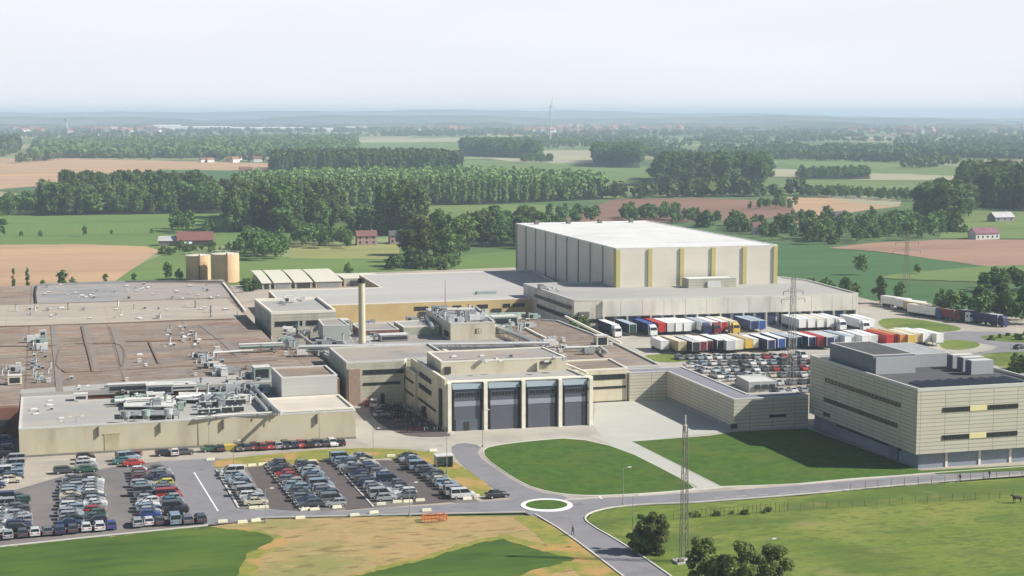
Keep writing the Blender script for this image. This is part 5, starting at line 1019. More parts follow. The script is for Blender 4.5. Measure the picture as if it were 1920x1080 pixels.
# ================================================================== SMALL THINGS
# bus shelter on the verge
X, Y = G2(834, 880); t = thing('bus_shelter', 'small bus shelter with flat white roof and greenish glass', 'shelter', (X, Y, .37))
part(MB().box(X - 1.9, X + 1.9, Y - .3, Y + 2.2, 2.7, 2.9), 'roof', [WHITEM], t); part(MB().box(X - 1.7, X + 1.7, Y + 1.9, Y + 2.0, .4, 2.6).box(X - 1.75, X - 1.7, Y, Y + 1.9, .4, 2.6).box(X + 1.7, X + 1.75, Y, Y + 1.9, .4, 2.6), 'glass_wall', [mat('green_glass', (.20, .28, .26), .2, .05, spec=.5)], t)
for sx in (-1.7, 1.7):
    for sy in (0, 1.95): part(MB().box(X + sx - .05, X + sx + .05, Y + sy - .05, Y + sy + .05, .37, 2.7), 'post', [STEELP], t)
part(MB().box(X - 1.3, X + 1.3, Y + 1.3, Y + 1.7, .75, .85), 'bench', [WHITEM], t)
# orange mesh barrier
X, Y = G2(815, 980); t = thing('barrier', 'orange mesh barrier around a hole on the dry meadow', 'barrier', (X, Y, .36))
OR = mat('orange_mesh', (.60, .16, .05), .8, .1)
for x0, y0, x1, y1 in ((-2, -1, 2, -1), (2, -1, 2, 1.2), (2, 1.2, -2, 1.2), (-2, 1.2, -2, -1)):
    m = MB()
    for zz in (.5, .75, 1.0, 1.25): m.tube((X + x0, Y + y0, .36 + zz - .2), (X + x1, Y + y1, .36 + zz - .2), .05, 0, 4)
    part(m, 'rail', [OR], t)
for sx in (-2, -.7, .7, 2):
    for sy in (-1, 1.2): part(MB().tube((X + sx, Y + sy, .36), (X + sx, Y + sy, 1.6), .06, 0, 5), 'post', [OR], t)
# yellow skip near the wall
X, Y = G2(432, 848); t = thing('skip', 'yellow waste skip among cars by the hall wall', 'skip', (X, Y, .34)); part(MB().hexa([(X - .9, Y - .6, .5), (X + .9, Y - .6, .5), (X + .9, Y + .6, .5), (X - .9, Y + .6, .5), (X - 1.4, Y - .8, 1.7), (X + 1.4, Y - .8, 1.7), (X + 1.4, Y + .8, 1.7), (X - 1.4, Y + .8, 1.7)]), 'hopper', [mat('skip_yellow', (.55, .42, .08), .6, .15, 2)], t); part(MB().box(X - .8, X + .8, Y - .5, Y - .4, .34, .5).box(X - .8, X + .8, Y + .4, Y + .5, .34, .5), 'skid', [STEEL], t)
# kerb blocks
wb = MB().hexa([(-.9, -.3, 0), (.9, -.3, 0), (.9, .3, 0), (-.9, .3, 0), (-.8, -.2, .45), (.8, -.2, .45), (.8, .2, .45), (-.8, .2, .45)]).mesh('concrete_block', [mat('painted_block', (.70, .68, .50), .8, .1)])
for i, (px, py) in enumerate([(395, 866), (455, 879), (473, 877), (492, 875), (586, 869), (612, 867), (733, 859), (812, 849), (476, 957), (495, 956), (573, 960), (590, 960), (632, 956), (715, 950), (745, 946), (765, 945), (788, 943), (563, 976), (665, 971), (701, 966), (876, 940), (891, 935), (418, 983), (800, 962), (455, 984), (480, 981)]):
    X, Y = G2(px, py); o = bpy.data.objects.new('concrete_block', wb); COL.objects.link(o); o.location = (X, Y, .37); o.rotation_euler = (0, 0, er.uniform(-.1, .1)); o['label'] = 'low pale concrete block marking the car park edge'; o['category'] = 'kerb block'; o['group'] = 'concrete blocks around the car park'
# bicycles and carts in the shaded court beside the office
wheelm = MB(); N = 12
for k in range(N):
    a, a2 = 2 * math.pi * k / N, 2 * math.pi * (k + 1) / N; wheelm.tube((.34 * math.cos(a), 0, .34 * math.sin(a)), (.34 * math.cos(a2), 0, .34 * math.sin(a2)), .03, 0, 4, caps=False)
wheelm = wheelm.mesh('wheel', [TYRE])
def bikeframe(m): return MB().poly([(-.5, 0, .34), (-.1, 0, .32), (.4, 0, .8), (-.2, 0, .82), (-.1, 0, .32)], .03, 0, 4).poly([(-.5, 0, .34), (-.2, 0, .82), (-.22, 0, .98)], .025, 0, 4).poly([(.52, 0, .34), (.38, 0, .95), (.38, -.25, 1.0)], .025, 0, 4).tube((.38, 0, .97), (.36, .26, 1.0), .025, 0, 4).box(-.35, -.1, -.08, .08, .96, 1.02).mesh('frame', [m])
bf = [bikeframe(mat('bike_' + c, v, .4)) for c, v in (('red', (.35, .03, .02)), ('silver', (.5, .5, .5)), ('black', (.03, .03, .03)), ('orange', (.45, .18, .05)))]; bn = ['red', 'silver', 'black', 'orange-brown']
for i in range(96):
    row = i // 16; X, Y = G2(752 + (i % 16) * 5.6 - row * 5, 814 - row * 9 - (i % 16) * .15); c = 3 if (i % 16) < 4 and row > 0 else er.randrange(3)
    t = bpy.data.objects.new('bicycle', None); COL.objects.link(t); t.location = (X, Y, .35); t.rotation_euler = (er.uniform(-.12, .12), 0, 1.45 + er.uniform(-.2, .2))
    t['label'] = '%s bicycle parked in the shaded court left of the office, %s row from the front' % (bn[c], ORD[row]); t['category'] = 'bicycle'; t['group'] = 'bicycles in the shaded court'
    for nm, me, x in (('frame', bf[c], 0), ('wheel', wheelm, -.5), ('wheel', wheelm, .52)):
        o = bpy.data.objects.new(nm, me); COL.objects.link(o); o.parent = t; o.location = (x, 0, .34 if nm == 'wheel' else 0)
for i, (px, py, c, k) in enumerate([(702, 765, 'white', 'van'), (720, 772, 'grey', 'saloon'), (690, 762, 'red', 'hatchback'), (716, 784, 'silver', 'hatchback'), (745, 772, 'navy', 'van'), (742, 786, 'dark grey', 'saloon')]):
    X, Y = G2(px, py); car(k, c, X, Y, .3 if i % 2 else 1.3, '%s %s, %s from left in the court behind the bicycles' % (c, k, ORD[i]), 'vehicles in the courtyard')
X, Y = G2(735, 757); t = thing('loading_ramp', 'grey metal ramp platform in the shaded court', 'ramp', (X, Y, .35)); part(MB().box(X - 3, X + 2.5, Y, Y + 3, .35, 1.4), 'deck', [SILVD], t); part(MB().tube((X - 3, Y, 1.4), (X + 2.5, Y, 2.4), .05, 0, 5).tube((X - 3, Y, 1.4), (X - 3, Y, 2.4), .05).tube((X + 2.5, Y, 1.4), (X + 2.5, Y, 2.4), .05), 'handrail', [SILV], t)
# fences (right meadow)
def fence(a, b, n, h, label, wires=3, ra=0, m=STEEL, r=.055):
    A, B = G2(*a), G2(*b); t = thing('wire_fence', label, 'fence', (A[0], A[1], .36))
    for i in range(n):
        f = i / (n - 1); x, y = A[0] + (B[0] - A[0]) * f + er.uniform(-.1, .1), A[1] + (B[1] - A[1]) * f + er.uniform(-.2, .2)
        part(MB().tube((x, y, .3), (x + er.uniform(-.06, .06), y, .36 + h * er.uniform(.9, 1.05)), r, 0, 5), 'post', [m], t)
    for k in range(wires):
        z = .36 + h * (k + 1) / (wires + .2); part(MB().tube((*A, z), (*B, z), .018, 0, 4), 'wire', [m], t)
POST = mat('grey_wood_post', (.16, .13, .09), .9, .2, 3)
fence((1595, 924), (2010, 890), 18, 1.7, 'post and wire fence running along the right road', m=POST)
fence((1262, 978), (1478, 962), 26, 1.7, 'close-set dark fence with a hedge foot left of the meadow', m=POST, wires=2)
fence((1478, 962), (2010, 930), 24, 1.5, 'post and wire fence crossing the right meadow', m=POST)
fence((-20, 437), (440, 432), 40, 1.4, 'faint pasture fence far behind the left field', m=POST)
# person walking on the lower road; two people near the right road
def person(px, py, shirt, trousers, label, rz):
    X, Y = G2(px, py, .36)
    V_ = [(0, 0, .95), (0, 0, 1.15), (0, .01, 1.42), (0, .01, 1.52), (0, -.01, 1.66), (.12, 0, .88), (.14, -.14, .5), (.14, -.1, .08), (.14, -.24, .04), (-.12, 0, .88), (-.14, .12, .5), (-.14, .24, .1), (-.14, .12, .04), (.2, .01, 1.4), (.27, .08, 1.12), (.26, .0, .88), (-.2, .01, 1.4), (-.27, -.06, 1.12), (-.26, -.16, .9)]
    Ed = [(0, 1), (1, 2), (2, 3), (3, 4), (0, 5), (5, 6), (6, 7), (7, 8), (0, 9), (9, 10), (10, 11), (11, 12), (2, 13), (13, 14), (14, 15), (2, 16), (16, 17), (17, 18)]
    R0 = [.14, .14, .15, .055, .10, .09, .06, .045, .04, .09, .06, .045, .04, .06, .045, .035, .06, .045, .035]
    me = bpy.data.meshes.new('person'); me.from_pydata(V_, Ed, []); o = bpy.data.objects.new('person', me); COL.objects.link(o)
    sk = o.modifiers.new('s', 'SKIN'); ss = o.modifiers.new('u', 'SUBSURF'); ss.levels = ss.render_levels = 1
    for v, r in zip(me.skin_vertices[0].data, R0): v.radius = (r, r)
    me.skin_vertices[0].data[0].use_root = True
    def ex(n, out, t_):
        sp = n.nodes.new('ShaderNodeSeparateXYZ'); n.links.new(t_.outputs['Object'], sp.inputs[0])
        g1 = n.nodes.new('ShaderNodeMath'); g1.operation = 'LESS_THAN'; g1.inputs[1].default_value = .95; n.links.new(sp.outputs[2], g1.inputs[0])
        g2 = n.nodes.new('ShaderNodeMath'); g2.operation = 'GREATER_THAN'; g2.inputs[1].default_value = 1.5; n.links.new(sp.outputs[2], g2.inputs[0])
        return mixc(n, mixc(n, out, trousers, g1.outputs[0]), (.45, .28, .2), g2.outputs[0])
    me.materials.append(mat('clothes_' + label[:14].replace(' ', '_'), shirt, .9, .05, extra=ex))
    o.location = (X, Y, .36); o.rotation_euler = (0, 0, rz); o['label'] = label; o['category'] = 'person'
    hm = MB().tube((0, .02, 1.66), (0, .02, 1.79), .115, 0, 10, .06); h = bpy.data.objects.new('hair', hm.mesh('hair', [mat('dark_hair', (.03, .02, .015))])); COL.objects.link(h); h.parent = o
person(1074, 1004, (.06, .03, .03), (.02, .025, .05), 'person in dark clothes walking down the lower road', .5)
person(1855, 897, (.02, .02, .03), (.02, .02, .03), 'person in black walking along the right road', 1.5)
person(1800, 904, (.03, .03, .06), (.05, .05, .06), 'person in dark jacket by the right road fence', 1.5)
# black horse
X, Y = G2(1908, 943, .36)
V_ = [(0, 0, 1.15), (.35, 0, 1.2), (.75, 0, 1.2), (1.0, 0, 1.45), (1.25, 0, 1.75), (1.45, 0, 1.62), (1.62, 0, 1.42), (-.5, 0, 1.22), (-.8, 0, 1.2), (-.95, 0, .95), (-1.0, 0, .6)]
Ed = [(0, 1), (1, 2), (2, 3), (3, 4), (4, 5), (5, 6), (0, 7), (7, 8), (8, 9), (9, 10)]; R0 = [.30, .31, .27, .2, .13, .12, .08, .29, .16, .04, .05]
for fx, sy, hind in ((.68, .16, 0), (.8, -.16, 0), (-.55, .17, 1), (-.68, -.17, 1)):
    b0 = len(V_); V_ += [(fx, sy, .85), (fx + (.12 if hind else 0), sy, .62 if hind else .55), (fx + (-.1 if hind else .02), sy, .42 if hind else .3), (fx + (-.04 if hind else 0), sy, .05)]
    Ed += [(2 if not hind else 7, b0), (b0, b0 + 1), (b0 + 1, b0 + 2), (b0 + 2, b0 + 3)]; R0 += [.14 if hind else .11, .09 if hind else .06, .05, .05]
me = bpy.data.meshes.new('horse'); me.from_pydata(V_, Ed, []); o = bpy.data.objects.new('horse', me); COL.objects.link(o); sk = o.modifiers.new('s', 'SKIN'); ss = o.modifiers.new('u', 'SUBSURF'); ss.levels = ss.render_levels = 1
for v, r in zip(me.skin_vertices[0].data, R0): v.radius = (r, r)
me.skin_vertices[0].data[0].use_root = True; me.materials.append(mat('black_coat', (.018, .014, .012), .6)); o.location = (X, Y, .3); o.rotation_euler = (0, 0, math.pi); o['label'] = 'black horse standing by the meadow fence at right edge'; o['category'] = 'horse'
# ================================================================== HOUSES AND FAR BUILDINGS
REDT = mat('red_tile_roof', (.20, .10, .085), .9, .15, .5); ORT = mat('orange_tile_roof', (.30, .16, .11), .9, .15, .5); DKT = mat('dark_tile_roof', (.10, .095, .10), .9, .1); WW = mat('white_wall', (.66, .64, .60), .8, .05); BRW = mat('pink_brick_wall', (.42, .29, .26), .9, .15, 1)
def house(px, py, w, d_, h, rh, wall, roof, label, rz=0, cat='house', wins=3, axis='x', name='house'):
    X, Y = G2(px, py); t = thing(name, label, cat, (X, Y, 0), rz, world=False)
    def pt(mb, nm, m, par=t):
        o = bpy.data.objects.new(nm, mb.mesh(nm, [m])); COL.objects.link(o); o.parent = par; return o
    m = MB().box(-w / 2, w / 2, 0, d_, 0, h)
    b0 = len(m.v); m.v += [(-w / 2, 0, h), (-w / 2, d_, h), (-w / 2, d_ / 2, h + rh - .05), (w / 2, 0, h), (w / 2, d_, h), (w / 2, d_ / 2, h + rh - .05)]; m.quadidx((b0, b0 + 2, b0 + 1), 0); m.quadidx((b0 + 3, b0 + 4, b0 + 5), 0); pt(m, 'wall', wall)
    r = MB(); e = .4
    for s, (ya, yb) in enumerate(((-e, d_ / 2), (d_ + e, d_ / 2))):
        za = h - e * rh / (d_ / 2); q = [(-w / 2 - e, ya, za), (w / 2 + e, ya, za), (w / 2 + e, yb, h + rh), (-w / 2 - e, yb, h + rh)]
        if s: q = [q[1], q[0], q[3], q[2]]
        r.hexa([(a, b_, c_ + .02) for a, b_, c_ in q] + [(a, b_, c_ + .2) for a, b_, c_ in q])
    ro = pt(r, 'roof', roof)
    if cat == 'house': pt(MB().box(w * .25, w * .25 + .7, d_ / 2 - .3, d_ / 2 + .4, h + rh * .6, h + rh + .9), 'chimney', BRW, ro)
    for k in range(wins):
        x = -w / 2 + w * (k + .5) / wins; pt(MB().box(x - .5, x + .5, -.06, .01, 1.0, 2.2) if h < 4 else MB().box(x - .5, x + .5, -.06, .01, 1.0, 2.2).box(x - .5, x + .5, -.06, .01, 3.6, 4.8), 'window', DARKG)
    return t
house(366, 461, 19, 10, 3.2, 4.2, mat('dark_barn_wall', (.10, .07, .06)), mat('maroon_roof', (.20, .085, .075), .9, .1), 'long farm barn with maroon roof behind the tanks', -.1, 'barn', 0, name='barn')
house(322, 461, 14, 9, 2.8, 2.2, mat('grey_barn_wall', (.25, .24, .22)), mat('pale_sheet_roof', (.42, .41, .40)), 'low grey-roofed shed left of the maroon barn', -.15, 'barn', 0, name='barn')
house(350, 465, 5, 4, 2.2, .8, WW, mat('pale_blue_sheet', (.62, .68, .72)), 'small shed with bluish white roof before the maroon barn', -.1, 'barn', 0, name='barn')
house(688, 460, 11, 8, 5.2, 2.6, BRW, REDT, 'pink brick house with red roof behind the straw field', -.08)
house(745, 457, 8, 8, 4.6, 2.4, BRW, DKT, 'lilac-pink house beside big dark tree clump', -.08)
house(900, 456, 7, 7, 4.6, 3, WW, REDT, 'small white house among trees left of the warehouse', -.1)
house(1852, 449, 16, 8, 3.6, 2.8, WW, mat('plum_roof', (.22, .10, .13)), 'long white bungalow with plum roof at right', .05, wins=5)
house(1884, 416, 15, 9, 3.2, 3, mat('grey_house', (.3, .28, .27)), mat('pale_hip_roof', (.45, .43, .44)), 'grey-roofed bungalow behind white bungalow at right', .05)
house(1776, 405, 12, 8, 3.2, 2.2, WW, mat('white_sheet_roof', (.7, .7, .7)), 'white-roofed shed under the big right trees', 0, 'barn', 0, name='barn')
house(1426, 440, 8, 7, 4.2, 3, WW, REDT, 'small red-roofed house right of the warehouse roof', -.2)
house(1580, 418, 9, 8, 4.5, 3, mat('grey_house', (.3, .28, .27)), DKT, 'grey house hidden among the right trees', 0)
house(1500, 428, 9, 7, 3.6, 2.6, BRW, ORT, 'orange-roofed cottage in right tree belt', .1)
house(462, 322, 16, 8, 3, 3, BRW, REDT, 'red farmhouse at the end of the far tan field', 0)
house(808, 300, 18, 9, 3, 2, WW, DKT, 'white farmhouse with dark roof below far light field', 0)
hr = random.Random(5)
hw = [mat('bright_white_wall', (.82, .82, .80)), mat('bright_white_wall', (.82, .82, .80)), mat('cream_wall', (.6, .54, .42)), BRW, mat('grey_house', (.3, .28, .27))]; hroof = [ORT, REDT, DKT, ORT, mat('brown_tile', (.2, .12, .09))]; hp = []
for i in range(6):
    m = MB().box(-6, 6, -4, 4, 0, 5, 0); b0 = len(m.v); m.v += [(-6.3, -4.4, 4.8), (6.3, -4.4, 4.8), (6.3, 4.4, 4.8), (-6.3, 4.4, 4.8), (-6.3, 0, 8.4), (6.3, 0, 8.4)]
    for q in ((0, 1, 5, 4), (2, 3, 4, 5), (0, 4, 3), (1, 2, 5), (0, 3, 2, 1)): m.quadidx(tuple(b0 + j for j in q), 1)
    hp.append(m.mesh('house', [hw[i % 5], hroof[i % 5]]))
VIL = [(20, 200, 246, 262, 24, 'in the far village at left edge'), (210, 320, 242, 252, 14, 'in the far village left of the white warehouse'), (780, 880, 240, 250, 22, 'in the far village left of the turbine'), (960, 1160, 238, 250, 34, 'in the far village below the turbine'), (1160, 1300, 236, 246, 24, 'in the far village above the dark wood'),
       (1300, 1560, 232, 244, 30, 'on the far hillside at centre right'), (1560, 1800, 240, 262, 34, 'in the far village at the right'), (1800, 1930, 238, 280, 20, 'in the far village at right edge'), (380, 500, 300, 306, 12, 'in the hamlet beyond the tan field'), (1000, 1100, 262, 272, 6, 'beside the far pale fields')]
VIL = [(a, b, c, d, int(n * 1.25), w) if d < 264 else (a, b, c, d, n, w) for a, b, c, d, n, w in VIL]
for x0, x1, y0, y1, n, wh in VIL:
    for i in range(n):
        yy = hr.uniform(y0, y1); X, Y = G2(hr.uniform(x0, x1), yy); k = hr.randrange(6); s = hr.uniform(1.5, 2.9) if yy < 252 else hr.uniform(.7, 1.1); o = bpy.data.objects.new('house', hp[k]); COL.objects.link(o)
        o.location = (X, Y, 0); o.rotation_euler = (0, 0, hr.uniform(-.8, .8)); o.scale = (s, s, s); o['label'] = 'tiny distant house with pitched roof %s' % wh; o['category'] = 'house'; o['group'] = 'houses %s' % wh
for i, (px, py, w, h, lb) in enumerate([(314, 247, 105, 24, 'square bright white warehouse on the far plain'), (385, 245, 220, 15, 'long white factory right of the square warehouse on the plain'), (500, 246, 330, 13, 'longest white factory shed on the far plain'), (590, 247, 150, 12, 'low white shed at right end of far factories'), (670, 244, 90, 12, 'small white shed between far factories and village'), (215, 245, 100, 10, 'low white shed above the far left wood')]):
    X, Y = G2(px, py); t = thing('industrial_shed', lb, 'building', (X, Y, 0)); part(MB().box(X - w / 2, X + w / 2, Y, Y + 60, 0, h), 'wall', [mat('bright_white_wall', (.82, .82, .80))], t); part(MB().hexa([(X - w / 2 - 1, Y - 1, h), (X + w / 2 + 1, Y - 1, h), (X + w / 2 + 1, Y + 61, h), (X - w / 2 - 1, Y + 61, h), (X - w / 2, Y + 20, h + 3), (X + w / 2, Y + 20, h + 3), (X + w / 2, Y + 40, h + 3), (X - w / 2, Y + 40, h + 3)]), 'roof', [mat('bright_white_wall', (.82, .82, .8))], t)
# ================================================================== TREES
def np_mesh(name, V_, F_, MI, mats_):
    me = bpy.data.meshes.new(name); nf = len(F_)
    me.vertices.add(len(V_)); me.vertices.foreach_set('co', np.asarray(V_, np.float32).ravel())
    me.loops.add(nf * 4); me.loops.foreach_set('vertex_index', np.asarray(F_, np.int32).ravel())
    me.polygons.add(nf); me.polygons.foreach_set('loop_start', np.arange(0, nf * 4, 4, dtype=np.int32)); me.polygons.foreach_set('material_index', np.asarray(MI, np.int32))
    for m in mats_: me.materials.append(m)
    me.update(calc_edges=True); me.validate(); return me
def leaf_quads(C, N, sz, rs):
    """one quad per centre, roughly facing N"""
    n = len(C); up = rs.normal(size=(n, 3)); T = np.cross(N, up); T /= np.linalg.norm(T, axis=1)[:, None] + 1e-9; B = np.cross(N, T)
    s = (sz * rs.uniform(.6, 1.3, n))[:, None]; a = rs.uniform(.5, 1.0, n)[:, None]
    V_ = np.stack([C - T * s - B * s * a, C + T * s * .8 - B * s * a * .7, C + T * s + B * s * a, C - T * s * .7 + B * s * a * .9], 1).reshape(-1, 3)
    return V_, np.arange(n * 4).reshape(-1, 4)
def crown(seed, h, w, kind, n, leaf, base=.18):
    rs = np.random.RandomState(seed); L = []
    if kind == 'round': nl = 27
    elif kind == 'bush': nl = 36
    else: nl = 18
    for i in range(nl):
        f = rs.uniform(0, 1); a = rs.uniform(0, 6.283)
        if kind == 'round': z = h * (base + .1 + (.74 - base) * f); R = w / 2 * math.sqrt(max(.06, 1 - ((f - .42) / .68) ** 2)); rr = R * rs.uniform(.25, .78); lr = w * rs.uniform(.10, .21)
        elif kind == 'bush': z = h * (.05 + .82 * f * f ** .35); R = w / 2 * math.sqrt(max(.08, 1 - ((f - .3) / .8) ** 2)); rr = R * rs.uniform(.25, .85); lr = w * rs.uniform(.08, .16)
        else: z = h * (base + (.93 - base) * f); R = w / 2 * (1 - .72 * abs(f - .35)); rr = R * rs.uniform(.1, .5); lr = w * rs.uniform(.15, .27) * (1.15 - .5 * f)
        L.append((rr * math.cos(a), rr * math.sin(a), z, lr))
    if kind != 'bush': L.append((0, 0, h * .87, w * (.16 if kind == 'round' else .14)))
    L = np.array(L); per = rs.choice(len(L), n, p=(L[:, 3] ** 2) / (L[:, 3] ** 2).sum()); N = rs.normal(size=(n, 3)); N[:, 2] += .25; N /= np.linalg.norm(N, axis=1)[:, None]
    rad = L[per, 3] * rs.uniform(.45, 1.18, n); C = L[per, :3] + N * rad[:, None] * np.array([1, 1, .85 if kind != 'poplar' else 1.5]); C[:, 2] = np.clip(C[:, 2], .15, h)
    Nn = N + rs.normal(size=(n, 3)) * .45; Nn /= np.linalg.norm(Nn, axis=1)[:, None]
    V_, F_ = leaf_quads(C, Nn, np.full(n, leaf), rs); return V_, F_, L
def trunk_mb(h, r, L, kind):
    m = MB(); m.tube((0, 0, 0), (0, 0, h * .45), r, 0, 7, r * .7); m.tube((0, 0, h * .45), (0, 0, h * .82), r * .7, 0, 6, r * .2)
    for l in L[:7]: m.tube((0, 0, max(h * .15, l[2] - l[3] - h * .08)), (l[0] * .85, l[1] * .85, l[2]), r * .38, 0, 5, r * .1)
    return m
def tree_mesh(seed, h, w, kind, n, leaf, lm, base=.18, tr=None):
    V_, F_, L = crown(seed, h, w, kind, n, leaf, base); t = trunk_mb(h, tr or h * .018, L, kind)
    tv, tf = [], []
    for f in t.f:
        f = list(f)
        for i in range(1, len(f) - 1, 2):
            q = [f[0], f[i], f[i + 1], f[min(i + 2, len(f) - 1)]]
            if q[3] == q[2]: continue
            tf.append(q)
    nv = len(V_); V2 = np.vstack([V_, np.array(t.v)]); F2 = np.vstack([F_, np.array(tf) + nv]); return np_mesh('tree', V2, F2, [0] * len(F_) + [1] * len(tf), [lm, BARK])
PR = {
    'dark': [tree_mesh(s, 1 * 20, 13, 'round', 1900, .56, L_DARK, .06) for s in (1, 2, 3, 4)],
    'mid': [tree_mesh(s, 20, 14, 'round', 1900, .56, L_MID, .06) for s in (5, 6, 7, 8)],
    'poplar': [tree_mesh(s, 20, 6.2, 'poplar', 1000, .44, L_POP, .12) for s in (9, 10, 11)],
    'darkpoplar': [tree_mesh(s, 20, 7.5, 'poplar', 1100, .46, L_DARK, .12) for s in (12, 13, 14)],
    'bush': [tree_mesh(s, 5, 6, 'bush', 700, .32, L_MID, .05) for s in (15, 16, 17)],
    'bright': [tree_mesh(s, 20, 14, 'round', 1000, .62, L_BRT) for s in (18, 19)],
    'cypress': [tree_mesh(s, 20, 5, 'poplar', 900, .4, L_DARK, .04) for s in (20, 21)],
}
PH = {k: (5 if k == 'bush' else 20) for k in PR}
tr_ = random.Random(21)
NAMES = {'poplar': 'poplar_tree', 'darkpoplar': 'poplar_tree', 'bush': 'shrub', 'cypress': 'cypress_tree'}
def tree_at(kind, X, Y, h, label, group, wf=1.0, cat=None):
    TREES.append((math.hypot(X, Y) / h, kind, X, Y, h, label, group, wf, cat))
TREES = []
def place_tree(kind, X, Y, h, label, group, wf=1.0, cat=None):
    me = tr_.choice(PR[kind]); o = bpy.data.objects.new(NAMES.get(kind, 'broadleaf_tree'), me); COL.objects.link(o); s = h / PH[kind]; v = wf * tr_.uniform(.85, 1.15)
    o.location = (X, Y, .0); o.scale = (s * v, s * v * tr_.uniform(.9, 1.1), s); o.rotation_euler = (0, 0, tr_.uniform(0, 6.28)); o['label'] = label; o['category'] = cat or ('shrub' if kind == 'bush' else 'tree'); o['group'] = group
def inpoly(x, y, P):
    c = False; j = len(P) - 1
    for i in range(len(P)):
        if (P[i][1] > y) != (P[j][1] > y) and x < (P[j][0] - P[i][0]) * (y - P[i][1]) / (P[j][1] - P[i][1]) + P[i][0]: c = not c
        j = i
    return c
def wood(pxs, sp, kinds, h0, h1, label, group, maxn=999, jit=.4, floor=None, wf=1.0, grid=False, extra_stuff=None):
    P = [G2(*p) for p in pxs]; xs = [p[0] for p in P]; ys = [p[1] for p in P]; pts = []
    y = min(ys)
    while y < max(ys):
        x = min(xs) + (0 if grid else tr_.uniform(0, sp))
        while x < max(xs):
            q = (x + tr_.uniform(-jit, jit) * sp, y + tr_.uniform(-jit, jit) * sp)
            if inpoly(*q, P): pts.append(q)
            x += sp
        y += sp
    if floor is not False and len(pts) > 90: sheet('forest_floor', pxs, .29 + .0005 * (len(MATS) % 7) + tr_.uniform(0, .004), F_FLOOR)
    pts.sort(key=lambda q: q[0] ** 2 + q[1] ** 2); near = pts[:maxn]; rest = pts[maxn:]
    for q in near: tree_at(tr_.choice(kinds), q[0], q[1], tr_.uniform(h0, h1), label, group, wf)
    return rest
def far_cloud(pts, h0, h1, wfac, name, label, lm, nq=34, seed=1, cat='wood'):
    if not pts: return
    rs = np.random.RandomState(seed); P = np.array(pts); n = len(P); H_ = rs.uniform(h0, h1, n); Wd = H_ * wfac * rs.uniform(.8, 1.2, n)
    th = rs.uniform(0, 6.283, (n, nq)); cz = rs.uniform(-.9, 1, (n, nq)); sr = np.sqrt(1 - cz ** 2); N = np.stack([sr * np.cos(th), sr * np.sin(th), cz], 2)
    C = np.stack([P[:, 0:1] + N[..., 0] * Wd[:, None] / 2 * rs.uniform(.6, 1.05, (n, nq)), P[:, 1:2] + N[..., 1] * Wd[:, None] / 2 * rs.uniform(.6, 1.05, (n, nq)), H_[:, None] * (.55 + .42 * N[..., 2])], 2).reshape(-1, 3)
    Nn = N.reshape(-1, 3) + rs.normal(size=(n * nq, 3)) * .35; Nn /= np.linalg.norm(Nn, axis=1)[:, None]
    V_, F_ = leaf_quads(C, Nn, np.repeat(Wd, nq) * .19, rs); me = np_mesh(name, V_, F_, [0] * len(F_), [lm]); o = bpy.data.objects.new(name, me); COL.objects.link(o)
    o['kind'] = 'stuff'; o['label'] = label; o['category'] = cat
SP = 7.5
wood([(-20, 405), (75, 404), (75, 388), (-20, 390)], 8, ['dark', 'mid', 'darkpoplar'], 8, 15, 'medium dark tree at the left end of the long belt', 'trees at the left end of the belt')
wood([(75, 405), (120, 404), (250, 402), (432, 400), (430, 380), (250, 382), (75, 384)], 9.5, ['dark', 'dark', 'mid', 'bright', 'darkpoplar'], 10, 25, 'tall dark tree in the long belt behind the left pasture', 'trees of the belt behind the left pasture')
wood([(110, 392), (380, 388), (380, 380), (120, 383)], 9, ['dark', 'darkpoplar'], 24, 29, 'tallest dark tree at back of the left belt', 'tallest trees of the left belt')
wood([(436, 436), (560, 438), (622, 436), (626, 410), (440, 404)], 10.5, ['dark', 'darkpoplar', 'mid'], 18, 30, 'tall dark tree in the stand above the farm', 'trees of the dark stand above the farm')
rest = wood([(430, 386), (640, 388), (900, 384), (1130, 374), (1134, 360), (1000, 350), (880, 345), (640, 348), (440, 356)], 9.5, ['poplar'], 17, 22, 'light green poplar planted in rows in the centre plantation', 'poplars of the centre plantation', maxn=290, grid=True, jit=.12, wf=1.25)
far_cloud(rest, 16, 21, .42, 'poplar_plantation', 'back rows of the light green poplar plantation', L_POP, 60, 3)
rest = wood([(505, 334), (860, 330), (862, 318), (800, 312), (520, 314)], 10, ['darkpoplar'], 24, 29, 'dark tall poplar in front of the rear wood', 'front poplars of the dark rear wood', maxn=120, wf=1.1)
far_cloud(rest, 23, 28, .4, 'dark_wood', 'dark dense wood behind the poplar plantation', L_DARK, 50, 4)
wood([(708, 442), (786, 444), (784, 425), (712, 425)], 8, ['dark', 'darkpoplar'], 25, 31, 'very tall dark tree in the clump by pink houses', 'trees of the tall clump by the pink houses')
wood([(640, 442), (700, 440), (700, 412), (645, 410)], 11, ['mid', 'dark', 'bright'], 9, 15, 'medium tree behind the pink houses', 'trees behind the pink houses')
wood([(560, 465), (660, 468), (660, 455), (600, 448), (540, 445)], 8, ['mid', 'dark'], 7, 12, 'medium tree between farm and pink houses', 'trees between farm and pink houses')
for px, py, h, k in ((800, 500, 22, 'dark'), (770, 492, 17, 'dark'), (842, 488, 24, 'mid'), (822, 478, 25, 'dark'), (862, 480, 18, 'mid'), (790, 480, 21, 'mid'), (875, 465, 19, 'bright'), (756, 478, 14, 'dark')): X, Y = G2(px, py); tree_at(k, X, Y, h, 'big round tree in the clump left of the warehouse', 'big trees left of the warehouse', 1.15)
wood([(870, 462), (1045, 468), (1050, 440), (960, 432), (870, 436)], 10, ['dark', 'mid', 'mid'], 12, 18, 'medium tree in thicket behind warehouse left end', 'trees of the thicket behind the warehouse')
